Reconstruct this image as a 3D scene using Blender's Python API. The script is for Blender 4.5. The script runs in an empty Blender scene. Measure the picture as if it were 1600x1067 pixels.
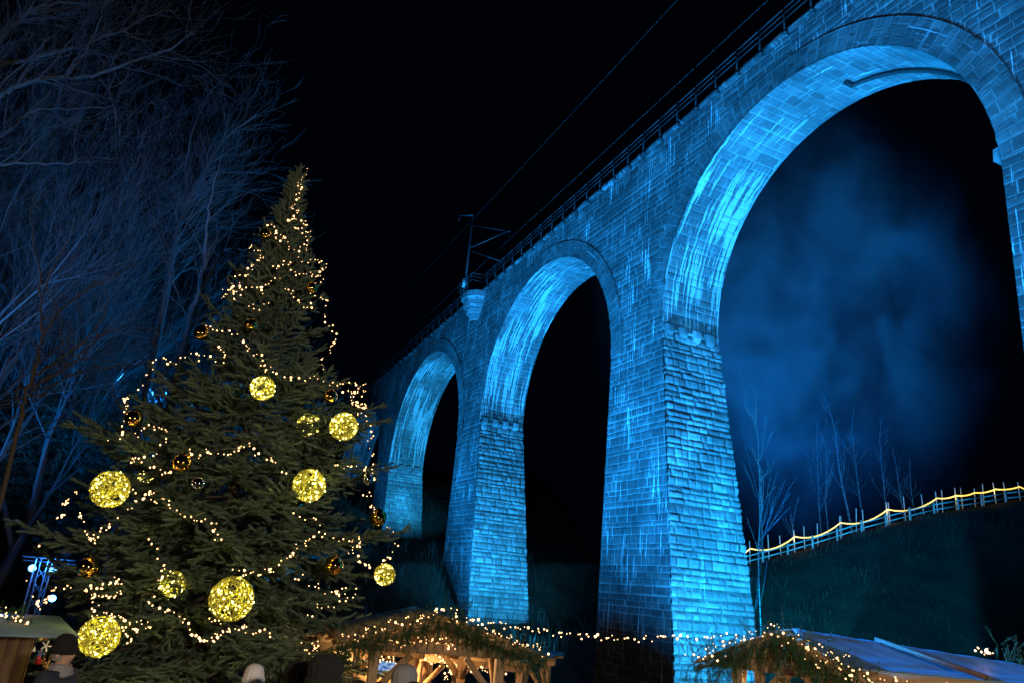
import bpy, math, random
import numpy as np
from mathutils import Vector, Matrix
R_ = random.Random(7)
NR = np.random.RandomState(11)
sc = bpy.context.scene
COL = sc.collection
PI = math.pi

# ------------------------------------------------------------------ camera
F_PX, PITCH, ROLL = 1163.37, math.radians(18.310), math.radians(5.1785)
Fv = np.array([0, math.cos(PITCH), math.sin(PITCH)])
U0 = np.array([0, -math.sin(PITCH), math.cos(PITCH)])
R0 = np.array([1.0, 0, 0])
Rv = math.cos(ROLL) * R0 + math.sin(ROLL) * U0
Uv = -math.sin(ROLL) * R0 + math.cos(ROLL) * U0
cd = bpy.data.cameras.new('camera')
cam = bpy.data.objects.new('camera', cd)
COL.objects.link(cam)
cd.sensor_width = 36.0
cd.lens = 36.0 * F_PX / 1600
cd.clip_end = 2000
cd.clip_start = 0.05
M = Matrix(((Rv[0], Uv[0], -Fv[0], 0), (Rv[1], Uv[1], -Fv[1], 0), (Rv[2], Uv[2], -Fv[2], 0), (0, 0, 0, 1)))
cam.matrix_world = M
sc.camera = cam

# ------------------------------------------------------------------ night sky, exposure
w = bpy.data.worlds.new('World')
sc.world = w
w.use_nodes = True
wn = w.node_tree
bg = wn.nodes['Background']
sky = wn.nodes.new('ShaderNodeTexSky')
sky.sky_type = 'NISHITA'
sky.sun_disc = False
sky.sun_elevation = math.radians(-6)
sky.sun_rotation = math.radians(200)
tint = wn.nodes.new('ShaderNodeMixRGB')
tint.blend_type = 'ADD'
tint.inputs[0].default_value = 1.0
tint.inputs[2].default_value = (0.0004, 0.0016, 0.0058, 1)
mul = wn.nodes.new('ShaderNodeMixRGB')
mul.blend_type = 'MULTIPLY'
mul.inputs[0].default_value = 1.0
mul.inputs[2].default_value = (0.01, 0.01, 0.012, 1)
wn.links.new(sky.outputs[0], mul.inputs[1])
wn.links.new(mul.outputs[0], tint.inputs[1])
wn.links.new(tint.outputs[0], bg.inputs[0])
bg.inputs[1].default_value = 0.15 * 1.6
sc.view_settings.view_transform = 'Standard'
sc.view_settings.look = 'None'
sc.view_settings.exposure = 0
sc.view_settings.gamma = 1
sc.cycles.volume_step_rate = 4
sc.cycles.volume_max_steps = 48
sc.cycles.volume_bounces = 0
sc.cycles.max_bounces = 5
sc.cycles.sample_clamp_indirect = 3.0

# viaduct frame: X along the deck (towards the camera side), Y away from the camera, Z up
AZ = 1.1385387
VT = np.array([math.cos(AZ), -math.sin(AZ), 0])
VN = np.array([-math.sin(AZ), -math.cos(AZ), 0])
VB = -VN * 23.4375 + VT * (-33.7555)
def vw(s, y, z):
    p = VB + VT * s - VN * y
    return Vector((p[0], p[1], z))

# ------------------------------------------------------------------ pixels to points (used to read the photograph)
def P(px, py, Y):
    d = Fv * F_PX + Rv * (px - 800) + Uv * (533.5 - py)
    p = d * (Y / d[1])
    return Vector(p)

# height of the terrain (the sheet itself is built further down)
HY, HX0, HX1 = 75.0, 24.0, 53.2
crest = np.array([(1155, 888), (1228, 869), (1287, 852), (1349, 832), (1412, 815), (1474, 800), (1543, 790), (1600, 780)])
crestP = np.array([P(a, b, HY) for a, b in crest])
vs = np.array([-140, -100, -72, -50, -46, -33, -26.5, -20, -8, 6, 40]); vz = np.array([22, 17, 12.5, 6.5, 4.0, 1.2, 1.6, -3.2, -6.6, -7.2, -7.0])
def smooth(a, lo, hi):
    t = np.clip((a-lo)/(hi-lo), 0, 1); return t*t*(3-2*t)
def ground_z(x, y):
    x = np.asarray(x, float); y = np.asarray(y, float)
    rx, ry = x - VB[0], y - VB[1]
    s = rx*VT[0] + ry*VT[1]; off = -(rx*VN[0] + ry*VN[1])
    near = -2.35 - 1.2*smooth(y, 6, 15) - 3.2*smooth(y, 18, 34)
    left = smooth(-x - 0.35*y, -2, 42)*26                        # hillside on the left
    v = np.interp(s, vs, vz) + np.clip(off, 0, 60)*0.10*(s < -10)
    k = smooth(off, -26, -2)*smooth(s, 34, 20)
    z = near*(1-k) + v*k
    z = np.maximum(z, left*smooth(y, 20, 34) - 8.0)
    # hill behind the right arch
    cz = np.interp(x, crestP[:, 0], crestP[:, 2], left=None)
    cz = np.where(x < crestP[0, 0], crestP[0, 2] - (crestP[0, 0]-x)*0.45, cz)
    cz = np.where(x > crestP[-1, 0], crestP[-1, 2] + (x-crestP[-1, 0])*0.1, cz)
    hr = -5.8 + (cz + 5.8)*smooth(y, 46 + 0.0*x, HY)
    hr = np.where(y > HY+3, cz - (y-HY-3)*0.05, hr)
    m = smooth(x, 8, 20)*smooth(y, 40, 50)
    return z*(1-m) + np.maximum(hr, -5.8)*m
def gz(x, y): return float(ground_z(x, y))
BLUE = (0.008, 0.275, 0.84)
CYAN = (0.016, 0.365, 0.80)
def spot(name, loc, target, watts, deg, color=BLUE, blend=0.6, radius=0.25):
    l = bpy.data.lights.new(name, 'SPOT')
    l.energy = watts; l.color = color; l.spot_size = math.radians(deg); l.spot_blend = blend
    l.shadow_soft_size = radius
    o = bpy.data.objects.new(name, l)
    COL.objects.link(o)
    o.location = loc
    d = Vector(target) - Vector(loc)
    o.rotation_euler = d.to_track_quat('-Z', 'Y').to_euler()
    return o
def lamp(name, loc, watts, color, radius=0.1):
    l = bpy.data.lights.new(name, 'POINT')
    l.energy = watts; l.color = color; l.shadow_soft_size = radius
    o = bpy.data.objects.new(name, l)
    COL.objects.link(o)
    o.location = loc
    return o
WARM = (1.0, 0.62, 0.28)
# floodlights: one at the foot of every bay, others among the trees
def onground(s, y, h):
    p = vw(s, y, 0); return Vector((p[0], p[1], gz(p[0], p[1]) + h))
for sx, yy, hh, ts, tz, e, a, c in [
        (12.0, 1.8, 0.6, 2.6, 11.0, 46000, 104, CYAN),
        (-10.0, 1.8, 0.6, -21.0, 12.0, 37000, 100, CYAN),
        (-34.5, 1.8, 3.0, -45.5, 15.0, 21000, 96, CYAN),
        (-59.0, 1.8, 3.0, -69.5, 19.0, 2600, 90, BLUE)]:
    spot('bay_floodlight', onground(sx, yy, hh), vw(ts, 2.0, tz), e, a, c)
# floodlights washing the wood on the left, and one behind the near pier lighting the drifting smoke
spot('wood_floodlight', (-6, 33, -1.5), (-19, 36, 15), 17000, 100, (0.0, 0.30, 1.0), 0.9)
spot('wood_floodlight', (-22, 24, 0), (-17, 38, 20), 8000, 90, (0.0, 0.24, 1.0), 0.9)
spot('wood_floodlight', (-13, 14, -1), (-14, 19, 15), 11000, 80, (0.03, 0.28, 1.0), 0.9)
spot('hill_spot', (9.0, 9.8, -1.6), (33, 75, 4), 170000, 45, (0.0, 0.29, 0.72), 0.5)
spot('hill_spot', (14, 43, gz(14, 43)+3.5), (27, 74, 3), 30000, 34, (0.0, 0.33, 0.62), 0.15)  # unseen spot added; its cone edge stands in for the slope's diagonal shadow
spot('roof_fill_spot', (-14, 26, 6), (8.5, 10.5, -0.5), 230000, 20, (0.02, 0.30, 0.95), 0.8)  # unseen floating spot added to turn the right hut roof blue
spot('roof_fill_spot', (-13, 21, 4), (-9.2, 10.5, -1.4), 16000, 28, (0.02, 0.26, 0.95), 0.8)  # another unseen spot, added to blue the left hut roof
# unseen fill lamps added to brighten the tree, standing in for stalls beyond view
lamp('fill_lamp', (4.5, -3.0, 2.2), 3900, (1.0, 0.83, 0.62), 0.25)
lamp('fill_lamp', (-9.5, 2.0, 1.8), 350, (1.0, 0.66, 0.36), 0.4)
spot('smoke_floodlight', (20, 51, -3.5), (28, 63, 20), 85000, 80, (0.0, 0.16, 1.0), 0.9)
# fronts of the viaduct
for sx, yy, hh, ts, tz, e, a in [
        (12, -16, 1.0, 6, 20, 230000, 100), (30, -11, 1.0, 23, 22, 95000, 110),
        (-14, -16, 1.0, -13, 14, 130000, 100), (-38, -15, 1.0, -36, 14, 36000, 100)]:
    spot('face_floodlight', onground(sx, yy, hh), vw(ts, 0, tz), e, a, BLUE, 0.8)

# ------------------------------------------------------------------ mesh helpers
def tag(o, label=None, cat=None, group=None, kind=None):
    if label: o['label'] = label
    if cat: o['category'] = cat
    if group: o['group'] = group
    if kind: o['kind'] = kind
    return o
def empty(name, loc=(0, 0, 0), rz=0, **k):
    o = bpy.data.objects.new(name, None)
    COL.objects.link(o)
    o.location = loc
    o.rotation_euler = (0, 0, rz)
    o.empty_display_size = 0.2
    return tag(o, **k)
def fastmesh(name, V, faces, uv=None, smooth=False):
    """V (n,3); faces: list of (m,k) int arrays"""
    me = bpy.data.meshes.new(name)
    V = np.asarray(V, dtype=np.float32)
    faces = [np.asarray(f, dtype=np.int32) for f in faces if len(f)]
    loops = np.concatenate([f.ravel() for f in faces])
    tot = np.concatenate([np.full(len(f), f.shape[1], dtype=np.int32) for f in faces])
    start = np.concatenate([[0], np.cumsum(tot)[:-1]]).astype(np.int32)
    me.vertices.add(len(V)); me.vertices.foreach_set('co', V.ravel())
    me.loops.add(len(loops)); me.loops.foreach_set('vertex_index', loops)
    me.polygons.add(len(tot)); me.polygons.foreach_set('loop_start', start)
    try: me.polygons.foreach_set('loop_total', tot)
    except Exception: pass
    if smooth: me.polygons.foreach_set('use_smooth', np.ones(len(tot), dtype=bool))
    me.update(calc_edges=True)
    if uv is not None:
        l = me.uv_layers.new(name='UVMap')
        l.data.foreach_set('uv', np.asarray(uv, dtype=np.float32)[loops].ravel())
    me.validate()
    return me
def link(name, me, mat=None, parent=None, loc=None):
    o = bpy.data.objects.new(name, me)
    COL.objects.link(o)
    if mat is not None and not me.materials: me.materials.append(mat)
    if parent is not None: o.parent = parent
    if loc is not None: o.location = loc
    return o
class MB:
    """collects shapes into ONE mesh"""
    def __init__(s): s.V = []; s.Q = []; s.T = []; s.n = 0
    def add(s, V, Q=(), T=()):
        V = np.asarray(V, float).reshape(-1, 3)
        if len(Q): s.Q.append(np.asarray(Q) + s.n)
        if len(T): s.T.append(np.asarray(T) + s.n)
        s.V.append(V); s.n += len(V)
    def box(s, a, b, bev=0.0):
        x0, y0, z0 = a; x1, y1, z1 = b
        s.add([(x0,y0,z0),(x1,y0,z0),(x1,y1,z0),(x0,y1,z0),(x0,y0,z1),(x1,y0,z1),(x1,y1,z1),(x0,y1,z1)],
              [(0,3,2,1),(4,5,6,7),(0,1,5,4),(1,2,6,5),(2,3,7,6),(3,0,4,7)])
    def beam(s, p, q, w_, h_, up=(0, 0, 1)):
        p = np.array(p, float); q = np.array(q, float)
        d = q - p; d /= np.linalg.norm(d) + 1e-9
        up = np.array(up, float)
        if abs(d @ up) > 0.97: up = np.array([0, 1.0, 0])
        a = np.cross(d, up); a /= np.linalg.norm(a); b = np.cross(a, d)
        V = []
        for e in (p, q):
            for i, j in ((-1,-1),(1,-1),(1,1),(-1,1)): V.append(e + a*i*w_/2 + b*j*h_/2)
        s.add(V, [(0,1,2,3),(7,6,5,4),(0,4,5,1),(1,5,6,2),(2,6,7,3),(3,7,4,0)])
    def tube(s, pts, rad, n=6, cap=True):
        pts = np.array(pts, float); m = len(pts)
        rad = np.broadcast_to(np.asarray(rad, float), (m,))
        d = np.gradient(pts, axis=0); d /= np.linalg.norm(d, axis=1)[:, None] + 1e-9
        ref = np.array([0, 0, 1.0]) if abs(d[0][2]) < 0.9 else np.array([1.0, 0, 0])
        a = np.cross(d, ref); a /= np.linalg.norm(a, axis=1)[:, None] + 1e-9
        b = np.cross(d, a)
        t = np.linspace(0, 2*PI, n, endpoint=False)
        V = pts[:, None] + rad[:, None, None] * (np.cos(t)[None, :, None]*a[:, None] + np.sin(t)[None, :, None]*b[:, None])
        i = np.arange(m-1)[:, None]*n; j = np.arange(n)[None]; k = (j+1) % n
        Q = np.stack([i+j, i+k, i+n+k, i+n+j], -1).reshape(-1, 4)
        s.add(V.reshape(-1, 3), Q)
        if cap:
            s.add(V[-1], [], [(0, x, x+1) for x in range(1, n-1)])
            s.add(V[0], [], [(0, x+1, x) for x in range(1, n-1)])
    def lathe(s, prof, n=12, c=(0, 0, 0), sx=1, sy=1):
        pr = np.array(prof, float); t = np.linspace(0, 2*PI, n, endpoint=False)
        V = np.stack([pr[:, None, 0]*np.cos(t)*sx + c[0], pr[:, None, 0]*np.sin(t)*sy + c[1], np.repeat(pr[:, 1:2], n, 1) + c[2]], -1)
        m = len(pr); i = np.arange(m-1)[:, None]*n; j = np.arange(n)[None]; k = (j+1) % n
        s.add(V.reshape(-1, 3), np.stack([i+j, i+k, i+n+k, i+n+j], -1).reshape(-1, 4))
    def ball(s, c, r, n=10, m=7, sq=(1, 1, 1)):
        a = np.linspace(0, PI, m)
        s.lathe([(max(math.sin(x), 1e-3)*r*sq[0], -math.cos(x)*r*sq[2]) for x in a], n, c, 1, sq[1]/sq[0])
    def build(s, name, mat, parent=None, smooth=False, uv=None, loc=None, bevel=0):
        F = []
        if s.Q: F.append(np.concatenate(s.Q))
        if s.T: F.append(np.concatenate(s.T))
        me = fastmesh(name, np.concatenate(s.V), F, uv, smooth)
        o = link(name, me, mat, parent, loc)
        if bevel:
            b = o.modifiers.new('bevel', 'BEVEL'); b.width = bevel; b.segments = 2; b.limit_method = 'ANGLE'
        return o

# ------------------------------------------------------------------ materials
class NT:
    def __init__(s, name):
        s.m = bpy.data.materials.new(name); s.m.use_nodes = True
        s.t = s.m.node_tree; s.b = s.t.nodes['Principled BSDF']; s.o = s.t.nodes['Material Output']
    def n(s, typ, **k):
        x = s.t.nodes.new('ShaderNode' + typ)
        for a, b in k.items(): setattr(x, a, b)
        return x
    def l(s, a, b): s.t.links.new(a, b)
    def math(s, op, a, b=None, c=None):
        x = s.n('Math', operation=op)
        for i, v in enumerate((a, b, c)):
            if v is None: continue
            if isinstance(v, (int, float)): x.inputs[i].default_value = v
            else: s.l(v, x.inputs[i])
        return x.outputs[0]
    def noise(s, vec, scale, detail=4, rough=0.55, dim='3D'):
        x = s.n('TexNoise', noise_dimensions=dim)
        x.inputs['Scale'].default_value = scale; x.inputs['Detail'].default_value = detail
        x.inputs['Roughness'].default_value = rough
        if vec is not None: s.l(vec, x.inputs['Vector'])
        return x.outputs['Fac']
    def ss(s, v, lo, hi, a=0.0, b=1.0):
        x = s.n('MapRange', interpolation_type='SMOOTHSTEP')
        s.l(v, x.inputs[0])
        for i, q in enumerate((lo, hi, a, b)): x.inputs[i+1].default_value = q
        return x.outputs[0]
    def mix(s, fac, a, b, blend='MIX'):
        x = s.n('MixRGB', blend_type=blend)
        for i, v in enumerate((fac, a, b)):
            if isinstance(v, (int, float)): x.inputs[i].default_value = v
            elif isinstance(v, tuple): x.inputs[i].default_value = (*v, 1) if len(v) == 3 else v
            else: s.l(v, x.inputs[i])
        return x.outputs[0]
    def ramp(s, fac, stops):
        x = s.n('ValToRGB'); e = x.color_ramp.elements
        while len(e) < len(stops): e.new(0.5)
        for q, (p, c) in zip(e, stops): q.position = p; q.color = (*c, 1)
        s.l(fac, x.inputs[0]); return x.outputs[0]
    def bump(s, h, strength, dist):
        x = s.n('Bump'); x.inputs['Strength'].default_value = strength; x.inputs['Distance'].default_value = dist
        s.l(h, x.inputs['Height']); s.l(x.outputs[0], s.b.inputs['Normal'])
    def set(s, base=None, rough=None, metal=None, **k):
        if base is not None:
            if isinstance(base, tuple): s.b.inputs['Base Color'].default_value = (*base, 1)
            else: s.l(base, s.b.inputs['Base Color'])
        if rough is not None: s.b.inputs['Roughness'].default_value = rough
        if metal is not None: s.b.inputs['Metallic'].default_value = metal
        for a, v in k.items(): s.b.inputs[a.replace('_', ' ')].default_value = v
        return s.m
def plain(name, base, rough=0.6, metal=0.0, var=0.25, scale=12, bump=0.0):
    q = NT(name); tc = q.n('TexCoord').outputs['Object']
    f = q.noise(tc, scale)
    q.set(q.mix(f, tuple(c*(1-var) for c in base), tuple(min(1, c*(1+var)) for c in base)), rough, metal)
    if bump: q.bump(f, bump, 0.02)
    return q.m
def emit(name, col, strength):
    q = NT(name)
    q.set((0.8, 0.7, 0.5), 0.5, Emission_Strength=strength)
    q.b.inputs['Emission Color'].default_value = (*col, 1)
    return q.m

BW, CH = 0.68, 0.36
def stone_xy(x, y):
    yw = y + 0.20*np.sin(1.7*y + 0.5) + 0.10*np.sin(4.1*y + x*0.05)
    row = np.floor(yw); fy = yw - row
    xw = x + row*0.618 + 0.30*np.sin(1.9*x + row*2.3)
    col = np.floor(xw); fx = xw - col
    return row, col, fx, fy
def stone_h(x, y, bw=BW, ch=CH):
    row, col, fx, fy = stone_xy(x, y)
    d = np.minimum(np.minimum(fx, 1-fx)*bw, np.minimum(fy, 1-fy)*ch)
    t = np.clip(d/0.11, 0, 1); t = t*t*(3-2*t)
    h = np.modf(np.abs(np.sin(row*12.9898 + col*78.233)*43758.5453))[0]
    h2 = np.modf(np.abs(np.sin(row*39.9 + col*11.13)*4358.5453))[0]
    tilt = (h2-0.5)*(fx-0.5)*0.8 + (h-0.35)*(fy-0.5)*0.7
    return t*(0.35 + 0.65*h + tilt)
def stone_mat(name, dark, light, mortar, lime=0.5, limepos=None, bump=0.6, limestone=(0.50, 0.53, 0.53)):
    q = NT(name)
    uv = q.n('UVMap').outputs[0]
    obj = q.n('TexCoord').outputs['Object']
    sp = q.n('SeparateXYZ'); q.l(uv, sp.inputs[0]); x, y = sp.outputs[0], sp.outputs[1]
    yw = q.math('ADD', y, q.math('MULTIPLY', q.math('SINE', q.math('MULTIPLY_ADD', y, 1.7, 0.5)), 0.20))
    yw = q.math('ADD', yw, q.math('MULTIPLY', q.math('SINE', q.math('ADD', q.math('MULTIPLY', y, 4.1), q.math('MULTIPLY', x, 0.05))), 0.10))
    row = q.math('FLOOR', yw); fy = q.math('SUBTRACT', yw, row)
    xs = q.math('SINE', q.math('ADD', q.math('MULTIPLY', x, 1.9), q.math('MULTIPLY', row, 2.3)))
    xw = q.math('ADD', q.math('ADD', x, q.math('MULTIPLY', row, 0.618)), q.math('MULTIPLY', xs, 0.30))
    colm = q.math('FLOOR', xw); fx = q.math('SUBTRACT', xw, colm)
    dx = q.math('MULTIPLY', q.math('MINIMUM', fx, q.math('SUBTRACT', 1.0, fx)), BW)
    dy = q.math('MULTIPLY', q.math('MINIMUM', fy, q.math('SUBTRACT', 1.0, fy)), CH)
    n1 = q.noise(obj, 7, 3)
    d = q.math('ADD', q.math('MINIMUM', dx, dy), q.math('MULTIPLY_ADD', n1, 0.05, -0.025))
    joint = q.ss(d, 0.006, 0.034, 1, 0)
    dome = q.ss(d, 0.0, 0.10)
    cb = q.n('CombineXYZ'); q.l(row, cb.inputs[0]); q.l(colm, cb.inputs[1])
    wn_ = q.n('TexWhiteNoise'); q.l(cb.outputs[0], wn_.inputs[0]); rnd = wn_.outputs['Value']
    n2 = q.noise(obj, 3.0, 8, 0.65)
    n3 = q.noise(obj, 0.35, 4, 0.6)
    f = q.math('ADD', q.math('MULTIPLY', rnd, 0.55), q.math('ADD', q.math('MULTIPLY', n2, 0.7), -0.12))
    c = q.mix(f, dark, light)
    c = q.mix(q.math('MULTIPLY', joint, q.ss(q.noise(obj, 1.1, 4), 0.30, 0.62, 0.25, 1.0)), c, mortar)
    c = q.mix(q.ss(n3, 0.38, 0.66, 0.55, 0.0), c, tuple(v*0.45 for v in dark))      # weathered dark patches
    # lime washed out of the joints, running down
    mp = q.n('CombineXYZ')
    wob = q.math('MULTIPLY_ADD', q.noise(obj, 1.3, 3), 0.22, 0.0)
    q.l(q.math('MULTIPLY', q.math('ADD', x, wob), 4.2), mp.inputs[0]); q.l(q.math('MULTIPLY', y, 0.055), mp.inputs[1])
    st = q.noise(mp.outputs[0], 1.6, 3, 0.6, '2D')
    mp2 = q.n('CombineXYZ')
    q.l(q.math('MULTIPLY', x, 0.5), mp2.inputs[0]); q.l(q.math('MULTIPLY', y, 0.11), mp2.inputs[1])
    big = q.noise(mp2.outputs[0], 1.0, 3, 0.5, '2D')
    field = q.math('ADD', q.math('MULTIPLY', st, 1.12), q.math('MULTIPLY', big, 0.68))
    if limepos:
        c0, wd = limepos
        k = q.math('DIVIDE', q.math('ABSOLUTE', q.math('SUBTRACT', y, c0)), wd)
        field = q.math('SUBTRACT', field, q.math('MULTIPLY', k, 0.12))
    brk = q.math('MULTIPLY_ADD', n1, 0.16, -0.08)
    lm = q.ss(q.math('ADD', field, brk), 1.28 - lime*0.36, 1.33 - lime*0.36)
    c = q.mix(q.math('MULTIPLY', lm, 0.85), c, limestone)
    q.set(c, 0.9)
    q.b.inputs['Specular IOR Level'].default_value = 0.25
    hgt = q.math('ADD', q.math('MULTIPLY', dome, q.math('MULTIPLY_ADD', rnd, 0.6, 0.5)), q.math('MULTIPLY', q.noise(obj, 4.0, 10, 0.80), 2.6))
    q.bump(hgt, bump, 0.06)
    return q.m
M_face = stone_mat('weathered_ashlar', (0.03, 0.033, 0.035), (0.135, 0.14, 0.14), (0.30, 0.31, 0.30), lime=0.50, bump=0.9)
M_side = stone_mat('rough_ashlar', (0.09, 0.095, 0.10), (0.38, 0.385, 0.38), (0.05, 0.05, 0.05), lime=0.26, bump=1.0)  # near-black joints: shade between the stones put into the colour
M_soff = stone_mat('arch_ashlar', (0.07, 0.075, 0.08), (0.22, 0.225, 0.225), (0.30, 0.31, 0.30), lime=1.12, limepos=(14, 13), bump=0.7)
M_ring = stone_mat('voussoir_stone', (0.035, 0.04, 0.04), (0.17, 0.175, 0.175), (0.24, 0.24, 0.24), lime=0.12, bump=1.0)
M_dsteel = plain('dark_steel', (0.022, 0.024, 0.026), 0.6, 0.3)
M_steel = plain('galvanised_steel', (0.06, 0.063, 0.066), 0.5, 0.5)
M_alu = plain('aluminium', (0.5, 0.5, 0.52), 0.35, 0.8)
M_cable = plain('cable', (0.16, 0.15, 0.16), 0.5, 0.3)

# ------------------------------------------------------------------ terrain
def make_ground():
    a = np.concatenate([np.linspace(-400, -60, 24), np.linspace(-58, 70, 190), np.linspace(75, 400, 24)])
    b = np.concatenate([np.linspace(-60, 0, 12), np.linspace(1, 110, 170), np.linspace(115, 600, 30)])
    X, Y = np.meshgrid(a, b)
    Z = ground_z(X, Y)
    Z = Z + 0.10*np.sin(X*1.3+Y*.7)*np.sin(Y*1.1-X*.4)*(Y > 24) + NR.randn(*X.shape)*0.03*(Y > 24)
    n, m = X.shape
    i = np.arange(n-1)[:, None]*m; j = np.arange(m-1)[None]
    Q = np.stack([i+j, i+j+1, i+m+j+1, i+m+j], -1).reshape(-1, 4)
    q = NT('hillside_grass'); tc = q.n('TexCoord').outputs['Object']
    f = q.noise(tc, 0.35, 10, 0.75); f2 = q.noise(tc, 4.0, 6, 0.7)
    c = q.mix(q.ss(f, .32, .68), (0.008, 0.014, 0.008), (0.045, 0.055, 0.030))
    c = q.mix(q.ss(f2, 0.5, 0.72, 0, 0.6), c, (0.06, 0.055, 0.035))
    q.set(c, 0.95); q.bump(f2, 1.0, 0.3)
    o = link('ground', fastmesh('ground', np.stack([X, Y, Z], -1).reshape(-1, 3), [Q], None, True), q.m)
    tag(o, kind='structure')
make_ground()

# ------------------------------------------------------------------ viaduct
GR = 0.052
def ztop(s): return 26.2 + GR*s
WD = 3.92
ARCH = {1: (35.75, 9.45, 16.2), 0: (11.65, 9.27, 15.05), -1: (-12.2, 9.65, 13.7), -2: (-36.45, 9.85, 12.4),
        -3: (-60.6, 9.7, 11.2), -4: (-84.6, 9.7, 10.0), -5: (-108.6, 9.7, 8.8)}
def zspring(i): return 14.3 + GR*24*i           # corbel level at pier i (pier i stands left of arch i)
via = empty('stone_viaduct', (VB[0], VB[1], 0), -AZ, label='tall stone railway viaduct with round arches lit bright blue by floodlights', cat='viaduct')
def panel(name, Pf, ul, vl, du, mat, nrm, amp, uvf, keep=None, parent=via, bw=BW, ch=CH, dv=None):
    """grid of (u,v) with stone relief; Pf(u,v)->xyz arrays, uvf(u,v)->stone coordinates"""
    nu = max(2, int(ul/du)+1) if np.isscalar(ul) else len(ul)
    nv = max(2, int(vl/(dv or du))+1) if np.isscalar(vl) else len(vl)
    u = np.linspace(0, ul, nu) if np.isscalar(ul) else np.asarray(ul)
    v = np.linspace(0, vl, nv) if np.isscalar(vl) else np.asarray(vl)
    Um, Vm = np.meshgrid(u, v)
    X = Pf(Um, Vm)
    uv = uvf(Um, Vm)
    h = stone_h(uv[..., 0], uv[..., 1], bw, ch)*amp
    N = nrm(Um, Vm)
    X = X + N*h[..., None]
    i = np.arange(nv-1)[:, None]*nu; j = np.arange(nu-1)[None]
    Q = np.stack([i+j, i+j+1, i+nu+j+1, i+nu+j], -1)
    if keep is not None:
        uc = (Um[:-1, :-1]+Um[1:, 1:])/2; vc = (Vm[:-1, :-1]+Vm[1:, 1:])/2
        Q = Q[keep(uc, vc)]
    return X.reshape(-1, 3), Q.reshape(-1, 4), uv.reshape(-1, 2)
def join(name, parts, mat, parent=via):
    V = []; Q = []; UV = []; n = 0
    for a, b, c in parts:
        V.append(a); Q.append(b+n); UV.append(c); n += len(a)
    return link(name, fastmesh(name, np.concatenate(V), [np.concatenate(Q)], np.concatenate(UV)), mat, parent)
def cst(v):
    v = np.array(v, float)
    return lambda U, V: np.broadcast_to(v, U.shape+(3,))
def res(i): return {1: 0.12, 0: 0.075, -1: 0.13, -2: 0.2}.get(i, 0.4)
for i in (1, 0, -1, -2, -3, -4, -5):
    zs = zspring(i)
    aR = ARCH[i]; aL = ARCH.get(i-1)
    sr = aR[0] - aR[1]
    sl = aL[0] + aL[1] if aL else sr - 5.2
    sm = 0.5*(sl+sr)
    wp = vw(sm, 2, 0)
    zb = min(gz(*vw(sl, 0, 0)[:2]), gz(*vw(sr, 5, 0)[:2]), gz(*vw(sr, 0, 0)[:2])) - 1.0
    Hh = zs - zb; r = res(i); am = 0.055
    L = lambda z: sl - 0.015*(zs-z)
    Rr = lambda z: sr + 0.085*(zs-z)
    Bk = lambda z: WD + 0.08*(zs-z)
    def S3(s, y, z): return np.stack([s, y, z], -1)
    parts_face = []
    wmax = Rr(zb)-L(zb)
    nu = np.linspace(0, 1, max(3, int(wmax/r)))
    def Pfront(U, V): z = zb+V; return S3(L(z)+(Rr(z)-L(z))*U, 0*U, z)
    f1 = panel('f', Pfront, nu, Hh, r, None, cst((0, -1, 0)), am*0.6, lambda U, V: np.stack([(L(zb+V)+(Rr(zb+V)-L(zb+V))*U)/BW, (zb+V)/CH], -1))
    nb = np.linspace(0, 1, max(3, int(Bk(zb)/(r*.8))))
    def Pr(U, V): z = zb+V; return S3(Rr(z), Bk(z)*U, z)
    f2 = panel('r', Pr, nb, Hh, r, None, cst((1, 0, 0)), am*2.4, lambda U, V: np.stack([(Bk(zb+V)*U)/.56+7, (zb+V)/CH], -1), dv=r*.7)
    nb2 = nb[::max(1, len(nb)//14)]
    nb2 = np.append(nb2, 1.0) if nb2[-1] < 1 else nb2
    def Pl(U, V): z = zb+V; return S3(L(z), Bk(z)*(1-U), z)
    f3 = panel('l', Pl, nb2, Hh, 0.5, None, cst((-1, 0, 0)), 0, lambda U, V: np.stack([Bk(zb+V)*U/BW, (zb+V)/CH], -1))
    def Pbk(U, V): z = zb+V; return S3(Rr(z)+(L(z)-Rr(z))*U, Bk(z), z)
    f4 = panel('b', Pbk, np.linspace(0, 1, 8), Hh, 0.5, None, cst((0, 1, 0)), 0, lambda U, V: np.stack([U*wmax/BW, (zb+V)/CH], -1))
    pr = empty('x')
    bpy.data.objects.remove(pr)
    pier = join('pier', [f1, f3, f4], M_face)
    rs = join('pier_flank', [f2], M_side, pier)
    # corbel stones that carried the centring, below the springing
    for side, s0, sg in ((1, sr, 1), (0, sl, -1)):
        for k in range(4):
            y0 = 0.35 + k*0.95
            cbm = MB()
            w2, o2, hh = 0.22, 0.34, 0.36
            zc0 = zs - 0.15
            a = s0 + sg*0.02
            V = [(a, y0-w2, zc0+hh), (a+sg*o2*0.9, y0-w2, zc0+hh*0.85), (a+sg*o2, y0-w2, zc0-hh*0.4), (a, y0-w2, zc0-hh),
                 (a, y0+w2, zc0+hh), (a+sg*o2*0.9, y0+w2, zc0+hh*0.85), (a+sg*o2, y0+w2, zc0-hh*0.4), (a, y0+w2, zc0-hh)]
            cbm.add(V, [(0,1,2,3),(7,6,5,4),(0,4,5,1),(1,5,6,2),(2,6,7,3),(3,7,4,0)])
            if i > -4: 
                uvk = np.array([(v[1], v[2]) for v in V])*0.9
                cbm.build('corbel', M_side, pier, uv=uvk, bevel=0.03)
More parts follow.
